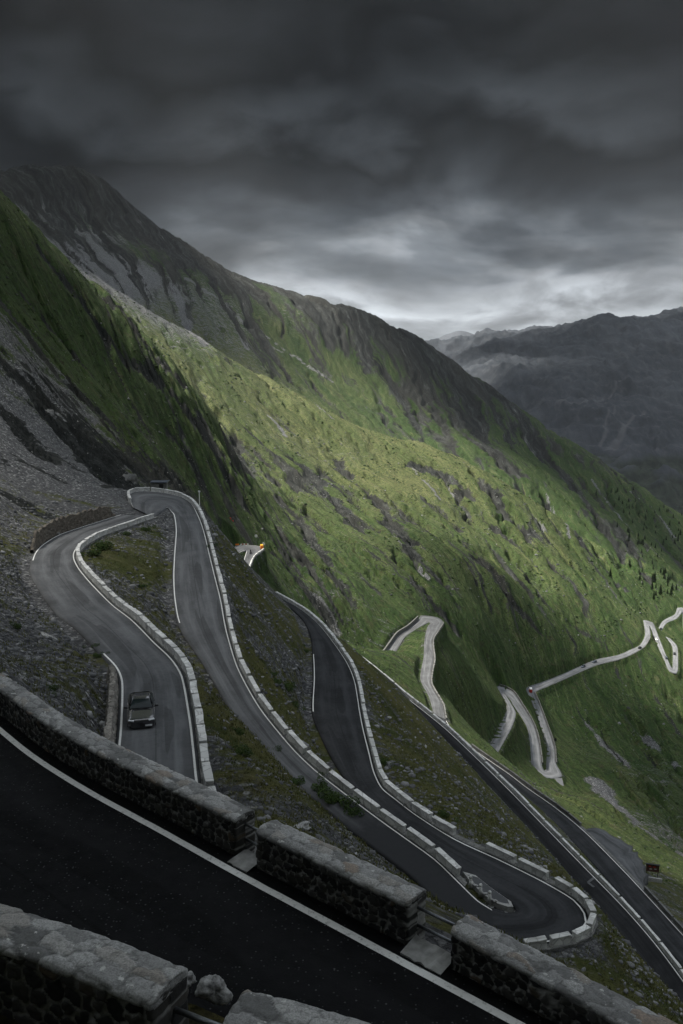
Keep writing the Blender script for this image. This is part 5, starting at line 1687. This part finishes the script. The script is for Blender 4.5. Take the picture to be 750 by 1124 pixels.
bm = bmesh.new(); bm.from_mesh(isle.data); bmesh.ops.recalc_face_normals(bm, faces=bm.faces); bm.to_mesh(isle.data); bm.free()
tag(isle, 'narrow kerbed gravel island inside the big lower hairpin', 'traffic island')
for k, (px, py, lab) in enumerate(((516.5, 971, 'stone bollard nearest the parapet end on the hairpin island'), (527.5, 980, 'middle one of three stone bollards on the hairpin island'), (537.5, 988, 'stone bollard closest to the tip of the hairpin island'))):
    p = at_z(px, py, -43.75)
    bm = bmesh.new()
    add_tube(bm, (0, 0, -.3), (0, 0, .62), .17, .12, 12)
    bmesh.ops.create_uvsphere(bm, u_segments=12, v_segments=8, radius=.15, matrix=Matrix.Translation((0, 0, .68)))
    o = bm_obj('bollard', bm, M['block'], None, True); o.location = p
    tag(o, lab, 'bollard', 'bollards on the hairpin island')
    st_ = stone('boulder', .2, 60 + k, M['boulder'], (1.1, .8, .5)); st_.location = at_z(px + 6, py + 1, -43.7)
    tag(st_, ['pale stone between the first two hairpin bollards', 'pale stone between the last two hairpin bollards', 'pale stone past the last bollard towards the island tip'][k], 'stone', None)

# ------------------------------------------------------------------ plants
def leaf_mat(name, a, b):
    k = NT(name)
    n = k.noise(k.geo(), 1.6, 4, 0.65)
    return k.done(k.mix(k.rng(n, 0.35, 0.65), a, b), 0.85, 0.15)


M['shrub'] = leaf_mat('shrub_leaves', (0.022, 0.045, 0.012), (0.055, 0.085, 0.022))
M['conifer'] = leaf_mat('conifer_needles', (0.010, 0.020, 0.011), (0.026, 0.042, 0.018))
M['scrub'] = leaf_mat('low_scrub_leaves', (0.014, 0.026, 0.010), (0.035, 0.055, 0.018))
M['bark'] = simple_mat('bark', (0.06, 0.045, 0.035), 0.95, 0.1, 0.4, 4)
M['tuft'] = leaf_mat('grass_blades', (0.060, 0.078, 0.020), (0.16, 0.15, 0.06))


def leaves(n, fpos, size, seed):
    """n small leaf quads as arrays"""
    r = np.random.default_rng(seed)
    c = fpos(r, n)
    a = r.normal(size=(n, 3)); a /= np.linalg.norm(a, axis=1)[:, None]
    b = np.cross(a, r.normal(size=(n, 3))); b /= np.linalg.norm(b, axis=1)[:, None]
    s = size * r.uniform(0.6, 1.3, (n, 1))
    V = np.stack([c - a * s, c + b * s * .5, c + a * s, c - b * s * .5], 1).reshape(-1, 3)
    F = np.arange(n * 4).reshape(-1, 4)
    return V, F


def shrub_parts(seed):
    def fp(r, n):
        k = r.integers(0, 9, n)
        cc = np.random.default_rng(seed).normal(size=(9, 3)) * np.array((.55, .45, .18)) + np.array((0, 0, .32))
        d = r.normal(size=(n, 3)); d /= np.linalg.norm(d, axis=1)[:, None]
        p = cc[k] + d * (0.32 * r.uniform(0.45, 1.0, (n, 1)) ** .5)
        p[:, 2] = np.maximum(p[:, 2], 0.0)
        return p
    return leaves(1500, fp, .055, seed)


shr = []
for sd in (1, 2):
    t = empty('shrub'); V, F = shrub_parts(sd)
    f_ = mesh_obj('foliage', V, F, M['shrub'], t)
    bm = bmesh.new()
    for q in range(5):
        a_ = q * 1.26
        add_tube(bm, (0, 0, -.2), (.4 * math.cos(a_), .35 * math.sin(a_), .35), .03, .012, 6)
    bm_obj('stem', bm, M['bark'], t)
    shr.append(t)
shrub_spots = [(117, 603, 1.9, 'largest dark green bush on the grass inside the upper bend'), (104, 610, 1.3, 'dark green bush left of the largest one inside the upper bend'), (140, 588, 1.0, 'small bush near the parapet inside the upper bend'), (160, 583, 1.1, 'small bush right below the far parapet of the upper bend'), (155, 645, .8, 'low bush on the scree between the two upper roads'),
               (303, 751, 1.2, 'dark bush on the slope left of the third road'), (316, 758, 1.5, 'broad dark bush in the middle of the slope left of the third road'), (300, 742, .8, 'small round bush above the broad one left of the third road'), (333, 709, .6, 'small bush at the inner edge of the third road'), (336, 716, .9, 'low wide bush just below another at the third road edge'), (325, 775, 1.0, 'bush at the lower end of the slope by the third road'),
               (352, 868, 1.3, 'upper bush of the dark row along the second road'), (362, 875, 1.6, 'second bush of the dark row along the second road'), (374, 884, 1.7, 'third and biggest bush of the dark row along the second road'), (385, 893, 1.3, 'lowest bush of the dark row along the second road'), (325, 862, 1.0, 'lone dark bush left of the row by the second road'), (304, 826, .9, 'dark bush at the near verge of the second road'), (262, 806, .8, 'bush on the grass right of the car road parapet'), (268, 830, .9, 'bush low on the grass right of the car road parapet'),
               (20, 690, .7, 'green tuft bush in the scree above the nearest wall'), (105, 712, .6, 'small brownish bush on the bank left of the car'), (107, 722, .6, 'second small brownish bush on the bank left of the car'), (60, 758, .6, 'small green bush just above the nearest wall coping'), (420, 838, .9, 'bush below the parapet of the third road'), (488, 895, .9, 'dark bush under the parapet of the big hairpin road'), (235, 600, .9, 'bush on the slope just outside the second road parapet')]
first = {}
for k, (px, py, s, lab) in enumerate(shrub_spots):
    p = hit(px, py)
    if p is None: continue
    src = shr[k % 2]
    o = src if id(src) not in first else copy_tree(src)
    first[id(src)] = 1
    o.location = p; o.scale = (s, s, s * .8); o.rotation_euler = (0, 0, random.uniform(0, 6.28))
    tag(o, lab, 'bush', 'dark green bushes on the slopes')


def conifer(seed, h=11.0):
    t = empty('conifer')
    def fp(r, n):
        z = r.beta(1.1, 1.7, n)
        tier = 0.75 + 0.25 * np.cos(z * 38)
        rad = (1 - z) ** .85 * 0.20 * h * tier * r.uniform(0.25, 1.0, n) ** .6
        a_ = r.uniform(0, 2 * np.pi, n)
        lop = 1 + .25 * np.sin(a_ * 2 + seed)
        return np.stack([rad * lop * np.cos(a_), rad * lop * np.sin(a_), h * (.08 + .92 * z) - rad * .35], 1)
    V, F = leaves(900, fp, .42, seed)
    mesh_obj('crown', V, F, M['conifer'], t)
    bm = bmesh.new(); add_tube(bm, (0, 0, -1), (0, 0, h * .97), .22, .03, 8); bm_obj('trunk', bm, M['bark'], t)
    return t


con = [conifer(3), conifer(8, 12.5), conifer(13, 9.5)]
rt = random.Random(5)
tspots = []
zones = [((655, 535), (700, 560), 8), ((690, 555), (745, 600), 30), ((700, 590), (748, 640), 22), ((670, 545), (720, 585), 12), ((640, 520), (680, 550), 4), ((705, 620), (748, 660), 12), ((660, 600), (720, 640), 5), ((735, 570), (750, 600), 8)]
for (a_, b_, n_) in zones:
    for _ in range(n_):
        tspots.append((rt.uniform(a_[0], b_[0]), rt.uniform(a_[1], b_[1])))
tspots += [(717, 625), (674, 557), (678, 540), (688, 555), (748, 566), (745, 575)]
cf_ = {}
nt_ = 0
for k, (px, py) in enumerate(tspots):
    p = hit(px, py, 300)
    if p is None or math.hypot(p[0], p[1]) > 2300: continue
    src = con[k % 3]
    o = src if id(src) not in cf_ else copy_tree(src)
    cf_[id(src)] = 1
    s = rt.uniform(0.55, 1.05)
    o.location = p; o.scale = (s, s, s * rt.uniform(.8, 1.0)); o.rotation_euler = (0, 0, rt.uniform(0, 6.28))
    tag(o, 'tiny dark conifer in the scattered wood on the far right green flank', 'tree', 'conifers on the right flank')
    nt_ += 1
print('trees', nt_)

# loose stones and grass: nobody could count them
def scatter(n, cond, rmax, seed, rmin=22):
    r = np.random.default_rng(seed)
    ii = r.integers(0, len(TH) - 1, n * 30); jj = r.integers(0, len(LR) - 1, n * 30)
    R_ = Rr[ii, jj]
    cell = (TH[np.minimum(ii + 1, len(TH) - 1)] - TH[ii]) * R_ * (np.exp(LR[jj + 1]) - np.exp(LR[jj]))
    ok = (R_ < rmax) & (R_ > rmin) & (np.abs(TH[ii]) < math.radians(25)) & (dist[ii, jj] > 1.1)
    pr = np.where(ok, cell * np.clip(cond[ii, jj], 0, 1) / R_, 0)
    pr = pr / pr.max()
    s = r.random(len(ii)) < pr * 6
    ii, jj = ii[s][:n], jj[s][:n]
    f, g = r.random((len(ii), 1)), r.random((len(ii), 1))
    a, b, c, d = TERR[ii, jj], TERR[ii + 1, jj], TERR[ii + 1, jj + 1], TERR[ii, jj + 1]
    P = (a * (1 - f) + b * f) * (1 - g) + (d * (1 - f) + c * f) * g
    return P, r


P, r_ = scatter(24000, scree2 ** 1.5 * (0.35 + 0.65 * (fbm(X / 4, Y / 4, 3, 70) > -0.1)), 170, 3)
ico_v, ico_f = [], []
bm = bmesh.new(); bmesh.ops.create_icosphere(bm, subdivisions=1, radius=1.0)
IV = np.array([v.co[:] for v in bm.verts]); IF = np.array([[v.index for v in f.verts] for f in bm.faces]); bm.free()
n = len(P)
sz = (0.045 + 0.62 * r_.beta(0.7, 6.0, n))[:, None] * np.clip(np.hypot(P[:, 0], P[:, 1]) / 75, .6, 1.3)[:, None]
sc3 = np.stack([r_.uniform(.7, 1.5, n), r_.uniform(.6, 1.2, n), r_.uniform(.35, .8, n)], 1)
ang = r_.uniform(0, 6.28, n)
VV = IV[None] * (1 + r_.normal(0, .16, (n, len(IV), 1))) * sc3[:, None] * sz[:, None]
ca_, sa_ = np.cos(ang)[:, None], np.sin(ang)[:, None]
VV = np.stack([VV[..., 0] * ca_ - VV[..., 1] * sa_, VV[..., 0] * sa_ + VV[..., 1] * ca_, VV[..., 2]], -1) + P[:, None]
FF = (IF[None] + (np.arange(n) * len(IV))[:, None, None]).reshape(-1, 3)


def tri_obj(name, V, F, mat, attrs=None):
    me = bpy.data.meshes.new(name)
    V = V.reshape(-1, 3); k = F.shape[1]
    me.vertices.add(len(V)); me.vertices.foreach_set('co', V.astype(np.float32).ravel())
    me.loops.add(F.size); me.loops.foreach_set('vertex_index', F.astype(np.int32).ravel())
    me.polygons.add(len(F)); me.polygons.foreach_set('loop_start', (np.arange(len(F)) * k).astype(np.int32))
    me.update(calc_edges=True)
    for nm, a in (attrs or {}).items():
        at = me.attributes.new(nm, 'FLOAT', 'POINT'); at.data.foreach_set('value', a.astype(np.float32).ravel())
    me.materials.append(mat)
    o = bpy.data.objects.new(name, me); COL.objects.link(o)
    return o


ks = NT('loose_stone')
sc_ = ks.ramp(ks.attr('shade'), [(0, (0.05, 0.052, 0.055)), (0.5, (0.13, 0.132, 0.136)), (0.85, (0.24, 0.24, 0.24)), (1, (0.46, 0.46, 0.45))])
sn = ks.noise(ks.geo(), 8, 4, .6)
M['loose'] = ks.done(ks.mix(ks.rng(sn, .4, .7, 0, .5), sc_, (0.07, 0.07, 0.07)), .95, .1)
o = tri_obj('scree_stones', VV, FF, M['loose'], {'shade': np.repeat(r_.beta(1.6, 2.2, n), len(IV))})
tag(o, kind='stuff')
P, r_ = scatter(22000, (1 - np.clip(scree2 * 1.15, 0, 1)) * (1 - np.clip(rock2, 0, 1)) + .05, 150, 9)
n = len(P); B_ = 7
hgt = r_.uniform(.10, .34, (n, B_)) * np.clip(np.hypot(P[:, 0], P[:, 1]) / 80, .6, 1.4)[:, None]
az = r_.uniform(0, 6.28, (n, B_)); lean = r_.uniform(.1, .6, (n, B_))
bx = P[:, None] + np.stack([r_.normal(0, .10, (n, B_)), r_.normal(0, .10, (n, B_)), 0 * az - .03], -1)
dr = np.stack([np.cos(az), np.sin(az), 0 * az], -1); pr_ = np.stack([-np.sin(az), np.cos(az), 0 * az], -1)
tip = bx + dr * (lean * hgt)[..., None] + np.stack([0 * az, 0 * az, hgt], -1)
wv_ = .032
T_ = np.stack([bx - pr_ * wv_, bx + pr_ * wv_, tip], 2).reshape(-1, 3)
o = tri_obj('grass_tufts', T_, np.arange(len(T_)).reshape(-1, 3), M['tuft'])
tag(o, kind='stuff')



def blobs(P, r_, size, flat, name, mat, lo=1.6, hi=2.2):
    n = len(P)
    sc3 = np.stack([r_.uniform(.7, 1.5, n), r_.uniform(.6, 1.2, n), r_.uniform(flat[0], flat[1], n)], 1)
    ang = r_.uniform(0, 6.28, n)
    VV = IV[None] * (1 + r_.normal(0, .2, (n, len(IV), 1))) * sc3[:, None] * size[:, None, None]
    ca_, sa_ = np.cos(ang)[:, None], np.sin(ang)[:, None]
    VV = np.stack([VV[..., 0] * ca_ - VV[..., 1] * sa_, VV[..., 0] * sa_ + VV[..., 1] * ca_, VV[..., 2]], -1) + P[:, None]
    FF = (IF[None] + (np.arange(n) * len(IV))[:, None, None]).reshape(-1, 3)
    o = tri_obj(name, VV, FF, mat, {'shade': np.repeat(r_.beta(lo, hi, n), len(IV))})
    tag(o, kind='stuff')


clump = sstep(-.15, .35, fbm(A * 60, B * 34, 4, 801))
P, r_ = scatter(5000, (0.02 + rock2 * .9 + scree2 * .8) * clump * sstep(8, 25, dist), 1300, 21, 190)
blobs(P, r_, (0.25 + 1.3 * r_.beta(.7, 7, len(P))) * np.clip(np.hypot(P[:, 0], P[:, 1]) / 450, .6, 1.8), (.4, .9), 'slope_boulders', M['loose'], 1.3, 3.2)
clump2 = sstep(0.0, .4, fbm(A * 45, B * 22, 4, 811))
P, r_ = scatter(9000, (1.05 - rock2) * (1 - np.clip(scree2, 0, 1)) * clump2 * (1 - .6 * np.clip(dry, 0, 1)) * sstep(6, 18, dist), 1500, 23, 190)
blobs(P, r_, (0.35 + 0.9 * r_.beta(1, 5, len(P))) * np.clip(np.hypot(P[:, 0], P[:, 1]) / 450, .6, 2.0), (.5, .9), 'low_scrub', M['scrub'])

# ------------------------------------------------------------------ unseen clouds added to shade parts of the slopes
kc = NT('shade_cloud_mass')
kc.done((0.8, 0.8, 0.8), 1.0, 0.0)


def shade_cloud(cx, cy, cz, ax, ay, h, seed, rot=0.0):
    n, m = 90, 60
    a = np.linspace(0, 2 * np.pi, n, endpoint=False); f = np.linspace(0, np.pi, m)
    aa, ff = np.meshgrid(f, a, indexing='ij')
    x = np.sin(aa) * np.cos(ff); y = np.sin(aa) * np.sin(ff); z = np.cos(aa)
    bul = 1 + 0.25 * fbm(x * 2 + seed, y * 2 + z, 4, seed) + 0.10 * fbm(x * 6, y * 6 + z * 3, 3, seed + 4)
    P = np.stack([x * bul * ax, y * bul * ay, z * bul * h * np.where(z < 0, .5, 1)], -1)
    c, s = math.cos(rot), math.sin(rot)
    P = np.stack([P[..., 0] * c - P[..., 1] * s + cx, P[..., 0] * s + P[..., 1] * c + cy, P[..., 2] + cz], -1)
    o = grid_obj('shade_cloud', P, kc.m, wrap=True)
    tag(o, kind='structure')
    return o


SUN_AZ, SUN_EL = math.radians(-62), math.radians(58)
SD = np.array((math.sin(SUN_AZ) * math.cos(SUN_EL), math.cos(SUN_AZ) * math.cos(SUN_EL), math.sin(SUN_EL)))
#@@LIGHT
sun_d = bpy.data.lights.new('sun', 'SUN')
sun = bpy.data.objects.new('sun', sun_d); COL.objects.link(sun)
sun_d.energy = 4.5; sun_d.angle = math.radians(10); sun_d.color = (1.0, 0.95, 0.86)
sun.rotation_euler = Vector(SD).to_track_quat('Z', 'Y').to_euler()


def shade(cx, cy, cz, H, ax, ay, h, seed, rot=0.0):
    """cloud H metres up whose shadow falls round the ground point"""
    k = H / SD[2]
    shade_cloud(cx + SD[0] * k, cy + SD[1] * k, cz + H, ax, ay, h, seed, rot)


shade(25, 5, -30, 420, 125, 105, 50, 1)
shade(-430, 1180, 20, 700, 210, 250, 60, 12)
shade(-300, 390, 80, 900, 95, 220, 60, 4, 0.1)
shade(-800, 2350, 350, 900, 450, 900, 160, 2, 0.2)
shade(185, 470, -210, 620, 95, 190, 60, 8, 0.1)
shade(430, 1850, -200, 1300, 210, 700, 150, 3, 0.25)
shade_cloud(0, -60, 95, 95, 85, 14, 6)  # low unseen cloud added above the camera to darken the foreground
shade(85, 155, -85, 360, 105, 120, 40, 9)
shade(1900, 5000, -300, 3000, 1600, 850, 200, 11)
shade(2600, 6700, 0, 3600, 1900, 800, 200, 13)
shade(1500, 3900, -600, 3000, 1100, 650, 200, 14)
shade(-140, 300, 45, 480, 55, 120, 40, 15, 0.1)

w = bpy.data.worlds.new('World'); scene.world = w
w.use_nodes = True
t = w.node_tree; t.nodes.clear()


def N(kind, **kw):
    n = t.nodes.new(kind)
    for a, b in kw.items(): setattr(n, a, b)
    return n


def mth(op, a, b=0.0, clamp=False):
    n = N('ShaderNodeMath', operation=op, use_clamp=clamp)
    for s, v in ((n.inputs[0], a), (n.inputs[1], b)):
        if isinstance(v, bpy.types.NodeSocket): t.links.new(v, s)
        else: s.default_value = v
    return n.outputs[0]


def wramp(v, stops):
    n = N('ShaderNodeValToRGB'); t.links.new(v, n.inputs[0])
    el = n.color_ramp.elements
    while len(el) < len(stops): el.new(.5)
    for e, (p, c) in zip(el, stops):
        e.position = p; e.color = ((c, c, c, 1) if not isinstance(c, tuple) else (*c, 1))
    return n.outputs[0]


def wnoise(vec, scale, detail, rough, dist=0.0):
    n = N('ShaderNodeTexNoise'); t.links.new(vec, n.inputs['Vector'])
    n.inputs['Scale'].default_value = scale; n.inputs['Detail'].default_value = detail; n.inputs['Roughness'].default_value = rough; n.inputs['Distortion'].default_value = dist
    return n.outputs['Fac']


tc = N('ShaderNodeTexCoord')
sep = N('ShaderNodeSeparateXYZ'); t.links.new(tc.outputs['Generated'], sep.inputs[0])
dx, dy, dz = sep.outputs
el = mth('MULTIPLY', mth('ARCSINE', dz), 57.29578)             # elevation in degrees
az = mth('MULTIPLY', mth('ARCTAN2', dx, dy), 57.29578)         # compass, 0 = ahead
# cloud layer seen from below: project the direction onto a flat deck
kz = mth('ADD', mth('MAXIMUM', dz, 0.0), 0.36)
cv = N('ShaderNodeCombineXYZ')
t.links.new(mth('DIVIDE', dx, kz), cv.inputs[0]); t.links.new(mth('DIVIDE', dy, kz), cv.inputs[1])
deck = cv.outputs[0]
mp = N('ShaderNodeMapping'); t.links.new(deck, mp.inputs[0])
mp.inputs['Rotation'].default_value = (0, 0, 0.25); mp.inputs['Scale'].default_value = (0.9, 0.9, 1.0)
n1 = wnoise(mp.outputs[0], 1.9, 5, 0.5, 0.35)
n2 = wnoise(mp.outputs[0], 5.0, 6, 0.56, 0.35)
# ragged elevation: the band edges follow the clouds
els = mth('ADD', el, mth('ADD', mth('MULTIPLY', mth('SUBTRACT', n1, 0.5), 20.0), mth('MULTIPLY', mth('SUBTRACT', n2, 0.5), 7.0)))
e01 = mth('DIVIDE', mth('ADD', els, 10.0), 70.0, True)
def ep(d): return (d + 10.0) / 70.0
lum = wramp(e01, [(ep(-6), .12), (ep(0), .34), (ep(2.0), .56), (ep(3.9), .46), (ep(5.8), .20), (ep(7.8), .085), (ep(9.8), .034), (ep(11.6), .014), (ep(14), .045), (ep(16.5), .010), (ep(22), .024), (ep(31), .34), (ep(48), 1.2)])
# the opening over the valley ahead, dull elsewhere along the horizon
azd = mth('ABSOLUTE', mth('SUBTRACT', az, 3.0))
gl = wramp(mth('DIVIDE', azd, 60.0, True), [(0, 1.0), (.16, .95), (.32, .55), (.6, .42), (1.0, .40)])
low = mth('SUBTRACT', 1.0, mth('DIVIDE', mth('SUBTRACT', el, 9.0), 12.0, True), True)
glm = mth('ADD', mth('MULTIPLY', gl, low), mth('SUBTRACT', 1.0, low))
lum = mth('MULTIPLY', lum, glm)
tex = wramp(n2, [(.28, .40), (.45, .75), (.52, .98), (.64, 1.25), (.75, 1.4)])
lum = mth('MULTIPLY', lum, tex)
cc_ = N('ShaderNodeMix', data_type='RGBA', blend_type='MULTIPLY')
cc_.inputs[0].default_value = 1.0
tint = wramp(e01, [(0, (.90, .98, 1.05)), (ep(4), (.92, .99, 1.06)), (ep(9), (.84, .98, 1.14)), (1, (.93, 1.0, 1.08))])
t.links.new(tint, cc_.inputs[6]); t.links.new(lum, cc_.inputs[7])
sky = N('ShaderNodeTexSky', sky_type='NISHITA', sun_disc=False)
sky.sun_elevation = SUN_EL; sky.sun_rotation = SUN_AZ
b1 = N('ShaderNodeBackground'); t.links.new(sky.outputs[0], b1.inputs[0]); b1.inputs[1].default_value = 0.05
b2 = N('ShaderNodeBackground'); t.links.new(cc_.outputs[2], b2.inputs[0]); b2.inputs[1].default_value = 0.45
mx = N('ShaderNodeMixShader')
cover = mth('MULTIPLY', wramp(n1, [(0.2, 1.0), (0.8, .998)]), 1.0)
t.links.new(cover, mx.inputs[0]); t.links.new(b1.outputs[0], mx.inputs[1]); t.links.new(b2.outputs[0], mx.inputs[2])
out = N('ShaderNodeOutputWorld'); t.links.new(mx.outputs[0], out.inputs[0])

HAZE = True
if HAZE:
    me = bpy.data.meshes.new('haze')
    bm = bmesh.new()
    x0, x1, y0, y1, z0, z1 = -3600, 11000, -3600, 20900, -1900, 640
    bmesh.ops.create_cube(bm, size=1.0)
    bmesh.ops.scale(bm, vec=(x1 - x0, y1 - y0, z1 - z0), verts=bm.verts)
    bmesh.ops.translate(bm, vec=((x0 + x1) / 2, (y0 + y1) / 2, (z0 + z1) / 2), verts=bm.verts)
    bm.to_mesh(me); bm.free()
    hz = bpy.data.objects.new('haze', me); COL.objects.link(hz)
    hm = bpy.data.materials.new('valley_haze'); hm.use_nodes = True
    ht = hm.node_tree; ht.nodes.clear()
    pv_ = ht.nodes.new('ShaderNodeVolumePrincipled'); ho = ht.nodes.new('ShaderNodeOutputMaterial')
    pv_.inputs['Color'].default_value = (.86, .92, 1.0, 1); pv_.inputs['Density'].default_value = 0.000011
    pv_.inputs['Anisotropy'].default_value = 0.2
    ht.links.new(pv_.outputs[0], ho.inputs['Volume'])
    me.materials.append(hm)
    tag(hz, kind='stuff')

scene.view_settings.view_transform = 'Standard'
scene.view_settings.look = 'None'
scene.view_settings.gamma = 1.0
scene.view_settings.exposure = 1.4
scene.render.engine = 'CYCLES'
scene.cycles.use_denoising = True
scene.cycles.adaptive_threshold = 0.015
scene.cycles.max_bounces = 4
scene.cycles.diffuse_bounces = 3
scene.cycles.glossy_bounces = 2
scene.cycles.transparent_max_bounces = 4
scene.cycles.volume_bounces = 0
scene.cycles.sample_clamp_indirect = 4.0
